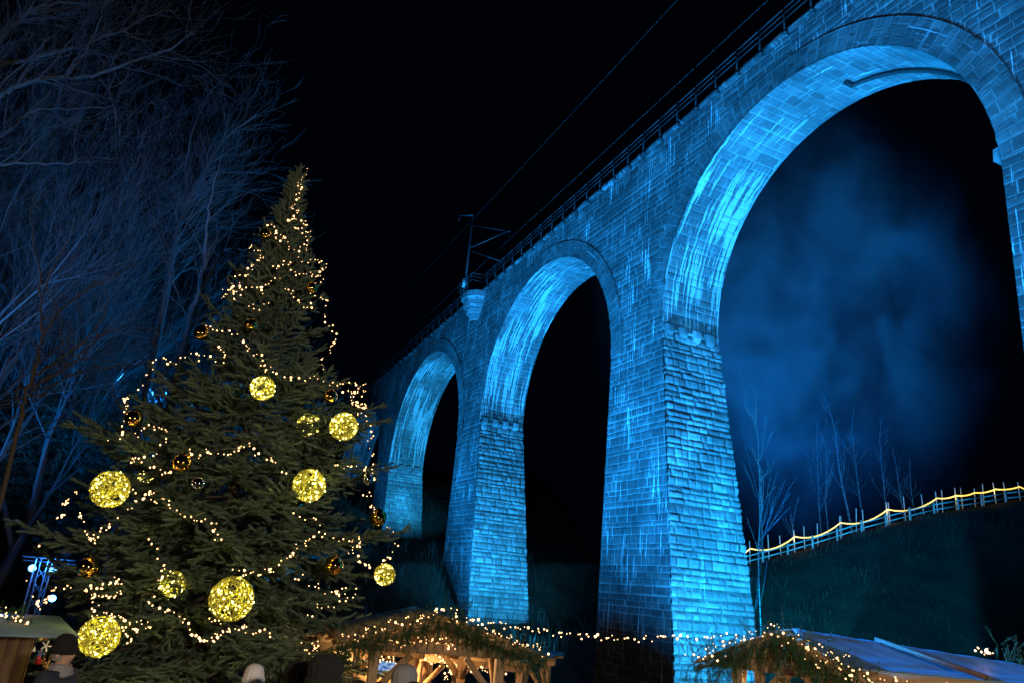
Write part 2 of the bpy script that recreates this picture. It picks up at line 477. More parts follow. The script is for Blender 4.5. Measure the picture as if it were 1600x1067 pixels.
for i, (c, Rd, zc) in ARCH.items():
    zk0 = zspring(i); zk1 = zspring(i+1)
    l0 = zc-zk0; l1 = PI*Rd; l2 = max(zc-zk1, 0.05); Lt = l0+l1+l2
    r = res(i)
    def prof(v):
        th = np.clip((v-l0)/Rd, 0, PI)
        s = c - Rd*np.cos(th); z = zc + Rd*np.sin(th)
        z = np.where(v < l0, zc-(l0-v), z); z = np.where(v > l0+l1, zc-(v-l0-l1), z)
        return s, z, th
    def Pa(U, V): s, z, th = prof(V); return np.stack([s, U-0.05, z], -1)
    def Na(U, V): s, z, th = prof(V); return np.stack([np.cos(th), 0*th, -np.sin(th)], -1)
    pa = panel('a', Pa, WD+0.05, Lt, r*1.1, None, Na, 0.03, lambda U, V: np.stack([U/0.95+3*i, V/0.46], -1))
    vault = join('arch_vault', [pa], M_soff)
    # ring of voussoirs on the front
    T = 1.12; LP = 0.09
    def Pg(U, V): th = V/Rd; return np.stack([c-(Rd+U)*np.cos(th), 0*U-0.05, zc+(Rd+U)*np.sin(th)], -1)
    pg = panel('g', Pg, np.linspace(0, T, max(4, int(T/(r*0.7)))), np.linspace(0, l1, int(l1/(r*0.7))), r, None, cst((0, -1, 0)), 0.07,
               lambda U, V: np.stack([U/0.56+0.0*V, V/0.42], -1), bw=0.6, ch=0.42)
    # lip round the outside of the ring
    nv = int(l1/0.3)
    th = np.linspace(0, PI, nv); sgn = Rd+T
    Vl = np.concatenate([np.stack([c-sgn*np.cos(th), 0*th-LP, zc+sgn*np.sin(th)], -1), np.stack([c-(sgn+0.06)*np.cos(th), 0*th-LP, zc+(sgn+0.06)*np.sin(th)], -1),
                         np.stack([c-(sgn+0.06)*np.cos(th), 0*th+0.02, zc+(sgn+0.06)*np.sin(th)], -1), np.stack([c-sgn*np.cos(th), 0*th+0.0, zc+sgn*np.sin(th)], -1)])
    jj = np.arange(nv-1)
    Ql = np.concatenate([np.stack([k*nv+jj, k*nv+jj+1, ((k+1) % 4)*nv+jj+1, ((k+1) % 4)*nv+jj], -1)[:, ::-1] for k in range(4)])
    def Pgb(U, V): th = V/Rd; return np.stack([c-(Rd+U)*np.cos(th), 0*U+WD+0.03, zc+(Rd+U)*np.sin(th)], -1)
    pb_ = panel('g', Pgb, np.linspace(0, T, 3), np.linspace(0, l1, 90), r, None, cst((0, 1, 0)), 0.0, lambda U, V: np.stack([U/1.13, V/0.40], -1))
    join('arch_ring', [(pb_[0], pb_[1][:, ::-1], pb_[2])], M_ring)
    ring = join('arch_ring', [pg, (Vl, Ql, np.stack([Vl[:, 0], Vl[:, 2]], -1)*0.8)], M_ring)
# spandrel walls above the springing, front and back
def spandrel(yv, sgn, rr, amp, name):
    for i, (c, Rd, zc) in ARCH.items():
        cn = ARCH.get(i-1)
        s0 = (cn[0] if cn else c-15); s1 = c
        if i == 1:
            spans = [(s0, s1), (c, c+Rd+3)]
        else: spans = [(s0, s1)]
        for a0, a1 in spans:
            r = rr(i)
            brk = sorted({a0, a1, *[q for cc, R2, _ in ARCH.values() for q in (cc-R2, cc+R2) if a0 < q < a1]})
            sl = np.concatenate([np.linspace(p, q, max(2, int((q-p)/r)+1))[:-1] for p, q in zip(brk[:-1], brk[1:])] + [[a1]])
            zlo = zspring(i)
            zt = ztop(a1)+0.2
            zl = np.linspace(zlo, zt, int((zt-zlo)/r)+1)
            def Pz(U, V): return np.stack([U, 0*U+yv, np.minimum(V, ztop(U))], -1)
            def keep(u, v):
                k = np.ones(u.shape, bool)
                for cc, R2, z2 in ARCH.values():
                    k &= ~(((u-cc)**2+(v-z2)**2 < (R2+0.55)**2) & (v > z2))
                    k &= ~((np.abs(u-cc) < R2-1e-4) & (v <= z2))
                return k
            pz = panel('s', Pz, sl, zl, r, None, cst((0, sgn, 0)), amp, lambda U, V: np.stack([U/BW, V/CH], -1), keep)
            if sgn > 0: pz = (pz[0], pz[1][:, ::-1], pz[2])
            join(name, [pz], M_face)
spandrel(0.0, -1, lambda i: res(i)*1.15, 0.04, 'spandrel_wall')
spandrel(WD, 1, lambda i: 0.4, 0.0, 'back_wall')
# coping, walkway, railing
def strip(name, s0, s1, y0, y1, z0, z1, mat, step=1.3, gap=0.03, uvs=1.3):
    m = MB(); n = int((s1-s0)/step); UV = []
    for k in range(n):
        a = s0+k*step; b = a+step-gap; dz = R_.uniform(-0.012, 0.012); dy = R_.uniform(-0.02, 0.02)
        V = []
        for zz in (z0, z1):
            for s, y in ((a, y0+dy), (b, y0+dy), (b, y1), (a, y1)): V.append((s, y, ztop(s)+zz+dz))
        m.add(V, [(0,3,2,1),(4,5,6,7),(0,1,5,4),(1,2,6,5),(2,3,7,6),(3,0,4,7)])
        UV += [(v[0]*uvs, v[2]*uvs) for v in V]
    return m.build(name, mat, via, uv=np.array(UV))
strip('coping', -130, 48, -0.22, 0.45, 0.0, 0.30, M_face)
strip('coping', -130, 48, WD-0.45, WD+0.22, 0.0, 0.30, M_face)
dk = MB(); dk.add([(-130, 0.45, ztop(-130)+0.1), (48, 0.45, ztop(48)+0.1), (48, WD-0.45, ztop(48)+0.1), (-130, WD-0.45, ztop(-130)+0.1)], [(0,1,2,3)])
dk.build('track_bed', plain('ballast', (0.12, 0.11, 0.10), 0.95, scale=3), via)
rail = MB(); posts = []
def ret_y(s):     # the railing steps out round the refuge
    return -0.34 - 1.15*float(np.clip(1-abs((s+25.2)/1.6)**6, 0, 1))*(abs(s+25.2) < 1.6)
ss_ = list(np.arange(-130, -27.0, 1.65)) + [-26.9, -26.8, -26.0, -24.4, -23.6, -23.5] + list(np.arange(-22.6, 48, 1.65))
for hgt, rr_ in ((0.42, 0.018), (0.76, 0.018), (1.08, 0.03)):
    pts = [(s, (-1.45 if -26.85 < s < -23.55 else -0.34), ztop(s)+0.30+hgt) for s in ss_]
    for a, b in zip(pts[:-1], pts[1:]): rail.beam(a, b, rr_*2, rr_*2)
rl = rail.build('railing', M_dsteel, via)
pm = None
for s in ss_:
    if s in (-26.8, -23.6, -26.9, -23.5): continue
    y = (-1.45 if -26.85 < s < -23.55 else -0.34)
    if pm is None:
        m = MB(); m.beam((0, 0, -0.32), (0, 0, 1.10), 0.07, 0.07); m.beam((0, 0.02, -0.30), (0, 0.30, -0.30), 0.10, 0.10); m.box((-0.09, -0.06, -0.42), (0.09, 0.12, -0.22))
        pm = m.build('post', M_dsteel, rl); pm.location = (s, y, ztop(s)+0.30)
    elif s > -72:
        o = pm.copy(); COL.objects.link(o); o.parent = rl; o.location = (s, y, ztop(s)+0.30)
# refuge balcony on pier -1
m = MB(); n = 7; th = np.linspace(0, PI, n)
prof_ = [(0.55, -2.55), (0.75, -1.9), (1.02, -1.85), (1.10, -1.35), (1.36, -1.3), (1.42, -0.62), (1.66, -0.58), (1.66, 0.0)]
V = []; zt = ztop(-25.2)+0.1
for r_, z_ in prof_:
    for t in th: V.append((-25.2+r_*math.cos(t)*1.05, -r_*math.sin(t)*0.92, zt+z_))
Q = [(a*n+b, a*n+b+1, (a+1)*n+b+1, (a+1)*n+b) for a in range(len(prof_)-1) for b in range(n-1)]
T = [(7*n, 7*n+b, 7*n+b+1) for b in range(1, n-1)]
m.add(V, Q, T); m.build('refuge', M_side, via, bevel=.05, uv=np.array([(v[0]/BW, v[2]/CH) for v in V]))
# drain pipe under the near arch
c, Rd, zc = ARCH[0]
m = MB(); th = np.linspace(math.radians(101), math.radians(150), 16)
m.tube([(c-(Rd-0.16)*math.cos(t), 2.5, zc+(Rd-0.16)*math.sin(t)) for t in th], 0.10, 8)
m.tube([(c-(Rd-0.15)*math.cos(th[0]), 2.5, zc+(Rd-0.15)*math.sin(th[0])), (c-(Rd-0.15)*math.cos(th[0]), 2.05, zc+(Rd-0.15)*math.sin(th[0]))], 0.13, 8)
m.build('drain_pipe', M_dsteel, via)

# ------------------------------------------------------------------ mast and overhead wires
def vbeam(m, a, b, w_): m.beam(vw(*a), vw(*b), w_, w_)
mast = empty('catenary_mast', vw(-26.6, -0.9, ztop(-27)+0.3), label='steel overhead-line mast with two bracket arms standing on the viaduct refuge', cat='mast')
def mloc(p): return vw(p[0]+.8, p[1], p[2]) - mast.location
zt = ztop(-27.4)+0.3
m = MB()
for dx in (-0.16, 0.16): m.beam(mloc((-27.4+dx, -0.9, zt-0.2)), mloc((-27.4+dx*0.6, -0.9, zt+8.6)), 0.10, 0.14)
for k in range(9): m.beam(mloc((-27.56, -0.9, zt+0.3+k*0.95)), mloc((-27.24, -0.9, zt+0.8+k*0.95)), 0.05, 0.05)
m.build('pole', M_steel, mast)
m = MB(); m.beam(mloc((-27.4, -0.9, zt+8.5)), mloc((-29.6, -1.5, zt+9.3)), 0.12, 0.12); m.beam(mloc((-29.6, -1.5, zt+9.3)), mloc((-29.6, -1.5, zt+8.7)), 0.06, 0.06)
m.build('top_arm', M_steel, mast)
m = MB(); m.beam(mloc((-27.4, -0.9, zt+5.0)), mloc((-24.9, 1.7, zt+6.5)), 0.09, 0.09); m.beam(mloc((-24.9, 1.7, zt+6.5)), mloc((-24.5, 1.9, zt+6.4)), 0.07, 0.07)
m.beam(mloc((-24.6, 1.85, zt+6.4)), mloc((-24.6, 1.85, zt+5.4)), 0.05, 0.05); m.beam(mloc((-27.4, -0.9, zt+4.8)), mloc((-24.6, 1.85, zt+3.2)), 0.06, 0.06)
m.beam(mloc((-27.3, -0.9, zt+7.4)), mloc((-24.8, 1.7, zt+6.5)), 0.03, 0.03)
m.build('bracket', M_steel, mast)
m = MB(); m.beam(mloc((-27.4, -0.96, zt+1.0)), mloc((-27.4, -0.96, zt+1.9)), 0.42, 0.12)
m.build('plate', plain('white_plate', (0.7, 0.7, 0.7)), mast)
def wire(name, pts, rad, label, group=None):
    m = MB(); P0 = Vector(pts[0]); m.tube([Vector(p)-P0 for p in pts], rad, 4); o = m.build(name, M_cable, None, loc=P0)
    return tag(o, label, 'cable', group)
wire('overhead_wire', [vw(s, 1.9, ztop(s)+5.75) for s in np.linspace(-50, 45, 40)], 0.009, 'lower thin overhead wire running from the mast bracket beside the railing')
wire('overhead_wire', [vw(s, 1.2, ztop(s)+11.6) for s in np.linspace(-125, 45, 60)], 0.006, 'upper thin overhead wire crossing the black sky alone')

# ------------------------------------------------------------------ plant generators
def shoot_template(nn=22, L=0.15, nl=0.026, nw=0.0055, seed=3):
    """one needled fir shoot along +X"""
    r = np.random.RandomState(seed); V = []; T = []
    k = 0
    core = [(0, 0.003, 0), (0, -0.0015, 0.0026), (0, -0.0015, -0.0026), (L, 0, 0)]
    V += core; T += [(0, 1, 3), (1, 2, 3), (2, 0, 3)]; k = 4
    for i in range(nn):
        x = L*(0.06+0.94*i/nn); a = i*2.4+r.uniform(-.3, .3)
        d = np.array([0.75 if i < nn-3 else 1.6, math.cos(a), abs(math.sin(a))*0.9 if r.rand() < 0.7 else math.sin(a)]); d /= np.linalg.norm(d)
        sd = np.cross(d, r.randn(3)); sd /= np.linalg.norm(sd)
        ln = nl*r.uniform(.8, 1.2)*(1.0 if i < nn-4 else 0.8)
        b = np.array([x, 0, 0])
        V += [b-sd*nw/2, b+sd*nw/2, b+d*ln]; T += [(k, k+1, k+2)]; k += 3
    return np.array(V), np.array(T)
def stamp(tv, tt, pos, dirs, ups, scl):
    """copies of a template baked into one mesh"""
    pos = np.asarray(pos, float); d = np.asarray(dirs, float); d /= np.linalg.norm(d, axis=1)[:, None]+1e-9
    u = np.asarray(ups, float); s_ = np.cross(u, d); s_ /= np.linalg.norm(s_, axis=1)[:, None]+1e-9; u = np.cross(d, s_)
    sc_ = np.asarray(scl, float)[:, None]
    B = np.stack([d*sc_, s_*sc_, u*sc_], 1)
    V = np.einsum('vk,nkj->nvj', tv, B)+pos[:, None]
    T = tt[None]+np.arange(len(pos))[:, None, None]*len(tv)
    return V.reshape(-1, 3), T.reshape(-1, 3)
def needle_mat(name, a, b):
    q = NT(name); tc = q.n('TexCoord').outputs['Object']
    f = q.noise(tc, 2.2, 3); f2 = q.noise(tc, 23.0, 2)
    q.set(q.mix(q.math('ADD', q.math('MULTIPLY', f, 0.5), q.math('MULTIPLY', f2, 0.5)), a, b), 0.55)
    q.b.inputs['Specular IOR Level'].default_value = 0.4
    return q.m
M_needle = needle_mat('spruce_needles', (0.036, 0.064, 0.036), (0.155, 0.21, 0.15))
M_needle0 = needle_mat('dark_spruce', (0.015, 0.025, 0.012), (0.05, 0.06, 0.035))
M_needle2 = needle_mat('fir_twigs', (0.012, 0.045, 0.016), (0.038, 0.105, 0.036))
M_bark = plain('bark', (0.07, 0.055, 0.04), 0.9, bump=0.6)
M_bark2 = plain('grey_bark', (0.10, 0.105, 0.105), 0.9, scale=4, bump=0.5)
q = NT('birch_bark'); tc = q.n('TexCoord').outputs['Object']; mpn = q.n('Mapping'); mpn.inputs['Scale'].default_value = (2, 2, 9); q.l(tc, mpn.inputs[0])
q.set(q.mix(q.ss(q.noise(mpn.outputs[0], 1.5, 4), 0.42, 0.52), (0.04, 0.04, 0.04), (0.24, 0.24, 0.24)), 0.8); M_birch = q.m

# ------------------------------------------------------------------ the Christmas tree
TX, TY = -4.82, 14.0
TG = gz(TX, TY)
prof_z = [-3.7, -2, -.3, 1, 2.1, 3, 3.75, 4.2, 5, 5.65, 6.3, 7.2, 8.05]
prof_r = [2.8, 2.95, 3.05, 3.0, 2.8, 2.45, 2.2, 1.45, 1.3, 1.15, .80, .42, .02]
def crownR(z): return float(np.interp(z, prof_z, prof_r))
tree = empty('christmas_tree', (TX, TY, TG), label='big fir Christmas tree hung with glowing wicker balls and strings of warm lights', cat='Christmas tree')
m = MB(); hz = np.linspace(0, 8.05-TG, 24)
m.tube([(0.03*math.sin(h), 0.03*math.cos(h*1.3), h) for h in hz], np.interp(hz, [0, 8.05-TG], [0.17, 0.012]), 9)
m.build('trunk', M_bark, tree, smooth=True)
def finger_template(L=.20, seed=3):
    r = np.random.RandomState(seed); V = []; T = []; n = 6; rings = [(0, .006), (.03, .015), (.10, .018), (.16, .014), (L, .002)]
    for k, (x, rd) in enumerate(rings):
        for a in range(n):
            t = a*2*PI/n+k*.5; q_ = rd*r.uniform(.75, 1.25); V.append((x, math.cos(t)*q_, math.sin(t)*q_))
    for k in range(len(rings)-1):
        for a in range(n):
            b = (a+1) % n; T += [(k*n+a, k*n+b, (k+1)*n+b), (k*n+a, (k+1)*n+b, (k+1)*n+a)]
    c = len(V)
    for i_ in range(34):
        x = L*(.04+.94*i_/34); a = i_*2.4; d = np.array([.95, math.cos(a), math.sin(a)]); d /= np.linalg.norm(d)
        sd = np.cross(d, r.randn(3)); sd /= np.linalg.norm(sd); b = np.array([x, math.cos(a)*.008, math.sin(a)*.008]); ln = .034*r.uniform(.8, 1.15)
        V += [tuple(b-sd*.0045), tuple(b+sd*.0045), tuple(b+d*ln)]; T.append((c, c+1, c+2)); c += 3
    return np.array(V), np.array(T)
tv, tt = finger_template()
pos = []; dr = []; sc_ = []; bm = MB()
def bezier(o, az, slope, L, n, curl, droop=0.0):
    pts = []; x = 0; z = 0; a = slope
    for k in range(n+1):
        pts.append(np.array(o)+np.array([math.cos(az)*x, math.sin(az)*x, z]))
        st = L/n; x += math.cos(a)*st; z += math.sin(a)*st; a += curl/n
    return np.array(pts)
def shoots_on(pts, L, side_up, dens, rng, t0=0.2):
    """secondary twigs with shoots on both sides"""
    n = len(pts)-1
    nsec = max(2, int(L/0.19))
    for k in range(nsec):
        t = t0+(1-t0)*(k+rng.uniform(-.3, .3))/nsec; t = min(max(t, 0), .999)
        i = int(t*n); f = t*n-i; p = pts[i]*(1-f)+pts[i+1]*f
        d = pts[i+1]-pts[i]; d = d/np.linalg.norm(d)
        sidev = np.cross(d, (0, 0, 1)); sidev /= np.linalg.norm(sidev)+1e-9
        for sg in (-1, 1):
            ls = min(0.62, 0.10+0.48*L*(1-t)*rng.uniform(.75, 1.2))
            dd = d*0.72+sidev*sg*0.75+np.array([0, 0, rng.uniform(-.42, .38)]); dd /= np.linalg.norm(dd)
            ns = max(1, int(ls/0.15)); s2 = np.cross(dd, (0, 0, 1)); s2 /= np.linalg.norm(s2)+1e-9
            for q_ in range(ns):
                b = p+dd*ls*q_/ns - np.array([0, 0, .05*(q_/ns)])
                pos.append(b); dr.append(dd+rng.randn(3)*0.16); sc_.append(rng.uniform(.95, 1.25))
                if q_ > 0:
                    for s3 in (-1, 1):
                        if rng.rand() < dens:
                            pos.append(b); dr.append(dd*0.75+s2*s3*0.75+np.array([0, 0, rng.uniform(-.5, .6)])); sc_.append(rng.uniform(.6, 1.0))
        pos.append(p); dr.append(d); sc_.append(1.0)
rng = np.random.RandomState(5)
z = -3.0; ci = 0
while z < 7.75:
    tf = (z+3.0)/10.9
    nb = 8 if z < 3.6 else (6 if z < 6 else 5)
    for k in range(nb):
        az = ci*2.399+rng.uniform(-.2, .2); ci += 1
        if math.sin(az) > 0.72 and z < 5: continue            # far side, hidden by the crown
        zz = z+rng.uniform(-.12, .12)
        slope = math.radians(np.interp(tf, [0, .45, .7, 1], [-24, -12, 24, 60]))+rng.uniform(-.14, .14)
        Rr_ = crownR(zz+math.sin(slope+.22)*crownR(zz))*(rng.uniform(.62, .95) if rng.rand() < .75 else rng.uniform(.95, 1.12))
        if Rr_ < 0.12: Rr_ = 0.12
        L = Rr_/max(.5, math.cos(slope))
        pts = bezier((0, 0, zz-TG), az, slope-.12, L, 7, rng.uniform(.45, .95))
        bm.tube(pts, np.linspace(0.012+0.009*L, 0.004, len(pts)), 5)
        shoots_on(pts, L, 1, .45, rng, 0.22 if L > 1.2 else .08)
    z += 0.215 if z < 4 else 0.17
for k in range(14):
    h = 7.3+k*0.055; pos.append((0, 0, h-TG)); a = k*2.4; dr.append((math.cos(a)*.8, math.sin(a)*.8, .9)); sc_.append(1.3-.04*k)
for k in range(6): pos.append((0, 0, 7.5+k*.1-TG)); dr.append((0.02, 0, 1)); sc_.append(1)
bm.build('branches', M_bark, tree)
N_ = len(pos); ups = np.tile([0, 0, 1.0], (N_, 1))+rng.randn(N_, 3)*.25
V, T = stamp(tv, tt, pos, dr, ups, sc_)
link('foliage', fastmesh('foliage', V, [T]), M_needle, tree)
print('xmas shoots', N_)
TREE_POS = np.array(pos)+np.array([TX, TY, TG])

# ------------------------------------------------------------------ fairy lights
M_bulb = emit('warm_bulb', (1.0, 0.52, 0.21), 5)
bm_ = MB(); bm_.ball((0, 0, 0), 0.0125, 6, 5); bulb_me = fastmesh('bulb', np.concatenate(bm_.V), [np.concatenate(bm_.Q)], smooth=True); bulb_me.materials.append(M_bulb)
M_wire = plain('dark_green_wire', (0.02, 0.03, 0.02), 0.6)
def light_string(pts, label, group=None, n=None, sag=0.0, bs=1.0, every=1, jit=0.03, name='light_string', r=np.random.RandomState(1)):
    pts = [Vector(p) for p in pts]; o = pts[0]
    root = empty(name, o, label=label, cat='string lights', group=group)
    m = MB(); m.tube([p-o for p in pts], 0.004, 3, False); m.build('wire', M_wire, root)
    seg = [0]
    for a, b in zip(pts[:-1], pts[1:]): seg.append(seg[-1]+(b-a).length)
    n = min(n or len(pts), 100)
    for k in range(n):
        d = seg[-1]*(k+.5)/n+r.uniform(-.3, .3)*seg[-1]/n
        i = max(0, min(len(pts)-2, int(np.searchsorted(seg, d))-1)); f = (d-seg[i])/max(1e-6, seg[i+1]-seg[i])
        p = pts[i].lerp(pts[i+1], min(max(f, 0), 1))-o
        b = bpy.data.objects.new('bulb', bulb_me); COL.objects.link(b); b.parent = root
        b.location = p+Vector(r.uniform(-jit, jit, 3)); s_ = bs*r.choice([.55, .75, 1.0, 1.5], p=[.3, .3, .28, .12]); b.scale = (s_, s_, s_)
    return root
def on_crown(a, z, k=1.0):
    rr = crownR(z)*k
    return (TX+math.cos(a)*rr, TY+math.sin(a)*rr, z)
def surfY(px, py, k=0.9):
    best = 14.0
    for Y in np.linspace(14.0, 10.2, 120):
        p = P(px, py, Y)
        if math.hypot(p.x-TX, p.y-TY) >= crownR(p.z)*k: return float(Y)
        best = Y
    # ray passes outside the crown radius everywhere or never: take the nearest approach
    return float(best)
rs_ = np.random.RandomState(21)
def garland(px, lb, step=12.0, jit=7.5, name='light_string'):
    """a string draped over the branches: the wire follows the crown's surface"""
    out = []
    for a, b in zip(px[:-1], px[1:]):
        d = math.hypot(b[0]-a[0], b[1]-a[1]); n = max(1, int(round(d/step)))
        for k in range(n): out.append((a[0]+(b[0]-a[0])*k/n+rs_.uniform(-jit, jit)*(k > 0), a[1]+(b[1]-a[1])*k/n+rs_.uniform(-jit, jit)*(k > 0)))
    out.append(px[-1])
    pts = []
    for x, y in out:
        Y = surfY(x, y, rs_.uniform(.9, 1.02)); Y = 14-(14-Y)*1.0
        pts.append(P(x, y, min(Y, 13.9)))
    return light_string(pts, lb, 'fairy light strings on the Christmas tree', len(pts), jit=0.02, r=rs_)
G_ = [
 ([(476,266),(477,274),(472,280),(471,289),(469,297),(463,305),(465,311),(470,313),(461,322),(454,328),(467,330),(459,335),(447,345),(467,343),(479,352),(461,361),(477,363),(488,373)], 'winding up the very tip of the Christmas tree', 9),
 ([(418,355),(433,356),(439,368),(428,368),(446,373),(451,381),(464,389),(479,391),(482,384),(479,370)], 'just under the tip beside the topmost bauble', 9),
 ([(395,381),(391,388),(398,391),(411,402),(395,411),(393,417),(388,430),(380,433),(366,438)], 'down the left side of the upper cone', 9),
 ([(469,401),(479,411),(487,406),(497,411),(510,414),(505,424),(500,432),(487,434),(474,427),(461,425),(456,419),(452,411),(443,411),(434,416),(420,417)], 'crossing the upper cone below the tip', 10),
 ([(507,434),(500,440),(490,446),(486,455),(497,463),(503,470),(510,475),(513,486),(507,491),(508,499),(510,506),(520,519),(523,532),(515,545),(510,557),(502,561),(505,578)], 'hanging down the right side of the cone against black sky', 11),
 ([(346,468),(356,463),(354,453),(360,445),(369,468),(364,447),(377,452),(392,448),(399,449),(405,450),(411,458),(415,447),(425,442),(429,434),(441,434)], 'across the left of the cone in a tight cluster', 9),
 ([(441,447),(446,455),(456,463),(467,468),(477,481),(487,484),(484,472)], 'short run at the right centre of the upper cone', 14),
 ([(426,470),(400,474),(387,478),(398,484),(410,486)], 'short sparse run in the middle of the cone', 22),
 ([(316,514),(324,507),(338,517),(352,522),(364,522),(379,525),(383,534),(380,539),(388,548),(395,553),(402,552),(410,565),(421,581),(414,571),(440,586),(455,588),(468,590),(482,590),(496,592),(505,597),(517,596),(537,601),(556,602),(571,597)], 'running down from the upper left bauble to the right edge', 13),
 ([(236,566),(249,562),(262,570),(290,558),(312,554),(327,556),(331,563),(337,567),(349,563),(354,556),(348,548),(342,541),(337,543)], 'on the upper left shoulder of the tree', 13),
 ([(537,612),(545,606),(552,612),(560,607),(569,612),(565,620),(552,629),(548,615),(560,633),(571,639),(563,628),(571,650),(558,652)], 'bunched at the right shoulder above a wicker ball', 7),
 ([(571,650),(577,686),(575,694),(579,702),(583,715),(584,725),(580,732),(584,740),(575,759),(577,768),(568,775),(579,790),(586,802),(597,800)], 'dangling down the right edge in front of the far arches', 13),
 ([(236,569),(226,588),(217,603),(214,610),(200,622),(196,639),(192,655),(191,665),(189,676),(191,684),(178,687),(166,691)], 'dangling at the upper left edge of the tree', 12),
 ([(211,676),(228,672),(245,667),(253,665),(260,672),(258,691),(245,708),(236,712),(226,714),(206,714),(220,722),(230,732),(243,730),(256,740),(275,732)], 'looped around the left gold bauble', 12),
 ([(290,710),(295,703),(300,712),(312,710),(335,710),(341,709),(350,708),(360,708),(372,702),(377,698),(391,693),(398,700),(406,708),(425,717),(431,726),(440,732),(452,738)], 'sagging across the centre between two raised points', 12),
 ([(200,766),(222,781),(241,764),(230,772),(254,777),(279,796),(299,806),(316,811),(327,817),(339,815),(333,830),(348,843),(330,836)], 'across the left centre beneath the hidden wicker ball', 15),
 ([(254,777),(222,781),(208,788),(200,796),(188,806),(174,819),(159,826),(150,838),(136,841),(139,848),(153,838),(132,834),(126,800)], 'sloping down left below the far left wicker ball', 13),
 ([(125,766),(117,772),(106,779),(104,786),(99,796),(90,808),(84,819),(74,822),(65,828),(61,837),(57,841),(58,856),(55,867)], 'hanging from the far left branch tips', 10),
 ([(462,792),(466,807),(478,812),(492,812),(500,819),(491,832),(487,840),(500,841),(519,839),(534,841),(562,845),(560,850),(562,854),(545,866),(560,876),(571,882),(578,890)], 'across the lower right of the tree', 11),
 ([(491,832),(477,845),(464,856),(455,867),(446,874),(434,882),(420,888),(406,894),(392,894),(376,892),(366,884)], 'curving down to the largest wicker ball', 10),
 ([(605,819),(607,826),(612,830),(616,843),(624,854),(614,862),(606,872),(596,880)], 'short strand hanging at the far right branch tips', 11),
 ([(522,723),(530,729),(537,731),(549,729),(560,727),(570,731),(582,734)], 'short strand near the right edge at mid height', 12),
 ([(132,919),(138,922),(150,919),(158,921),(171,910),(176,905),(185,907),(192,918),(183,929),(178,935),(171,936),(160,931),(146,933),(142,927),(150,941),(143,948),(146,955),(152,962),(165,960)], 'clustered at the lower left above the low wicker ball', 8),
 ([(165,960),(176,958),(194,968),(208,971),(220,970),(235,977),(222,982),(200,979),(195,987),(205,995),(196,1004)], 'to the right of the lowest left wicker ball', 9),
 ([(255,951),(264,952),(273,956),(279,963),(287,968),(292,973),(297,980),(305,992),(313,995),(324,998),(336,994),(347,990),(352,985),(357,985)], 'curving beneath the largest wicker ball', 9),
 ([(319,966),(330,970),(342,974),(355,980),(372,985),(380,976),(395,988),(410,982),(430,990)], 'along the low front branches right of centre', 13),
 ([(44,901),(40,906),(44,912),(46,922),(50,930),(55,934),(59,939),(60,946),(65,954),(57,950)], 'hanging in front of the blue stage light tower', 8),
 ([(108,922),(100,920),(90,915),(86,920),(81,922),(76,934),(84,938),(70,943),(62,926)], 'on the lowest left branch beside the stage light tower', 8),
 ([(460,902),(478,905),(492,915),(510,925),(530,930),(548,912),(556,925),(540,938),(520,945),(500,950),(478,960)], 'across the low right branches above the pavilion roof', 13),
 ([(234,834),(238,850),(246,869),(262,880),(250,905),(240,930),(228,940),(252,946)], 'sparse run down the shaded left centre of the tree', 20)]
for px_, lb, st in G_: garland(px_, 'fairy lights '+lb, st*.52)

# glowing wicker balls
M_wick = NT('glowing_wicker').set((0.55, 0.52, 0.09), 0.6, Emission_Strength=0.0)
wk = bpy.data.materials['glowing_wicker']
M_led = emit('yellow_led', (1.0, 0.80, 0.24), 9)
def wicker(seed, nst):
    r = np.random.RandomState(seed); m = MB()
    for k in range(nst):
        ax = r.randn(3); ax /= np.linalg.norm(ax); off = r.uniform(-.75, .75); a = np.cross(ax, (0.3, 0.5, 0.8)); a /= np.linalg.norm(a); b = np.cross(ax, a)
        rr = math.sqrt(1-off*off); t = np.linspace(0, r.uniform(.6, 1)*2*PI, 20)+r.uniform(0, 6)
        wv = 1+0.03*np.sin(t*5+k)
        m.tube((ax*off+np.outer(np.cos(t)*rr, a)+np.outer(np.sin(t)*rr, b))*wv[:, None], 0.017, 4, False)
    return fastmesh('wicker', np.concatenate(m.V), [np.concatenate(m.Q)])
wick_me = wicker(4, 46); wick_me.materials.append(M_wick)
lm_ = MB(); lm_.ball((0, 0, 0), 0.0135, 6, 5); led_me = fastmesh('led', np.concatenate(lm_.V), [np.concatenate(lm_.Q)]); led_me.materials.append(M_led)
r2 = np.random.RandomState(8)
balls = [(410, 606, 21, .95, 'small glowing wicker ball high in the middle of the Christmas tree'), (537, 666, 24, .95, 'glowing wicker ball near the right edge, beside the small gold bauble'),
         (483, 758, 27, .95, 'glowing wicker ball right of centre at mid height of the tree'), (172, 764, 30, .9, 'glowing wicker ball at the far left of the tree'),
         (362, 935, 34, 1.0, 'largest glowing wicker ball, low at the centre of the tree'), (601, 897, 17, .9, 'small glowing wicker ball low at the right tip of the branches'),
         (155, 994, 30, 1.0, 'glowing wicker ball beside the head of the man in the navy coat'), (482, 664, 20, .42, 'dim wicker ball sunk behind branches near the right of the tree'),
         (270, 912, 20, .5, 'half hidden wicker ball behind branches left of the largest one'), (228, 742, 14, .45, 'wicker ball barely showing behind twigs right of the far left ball')]
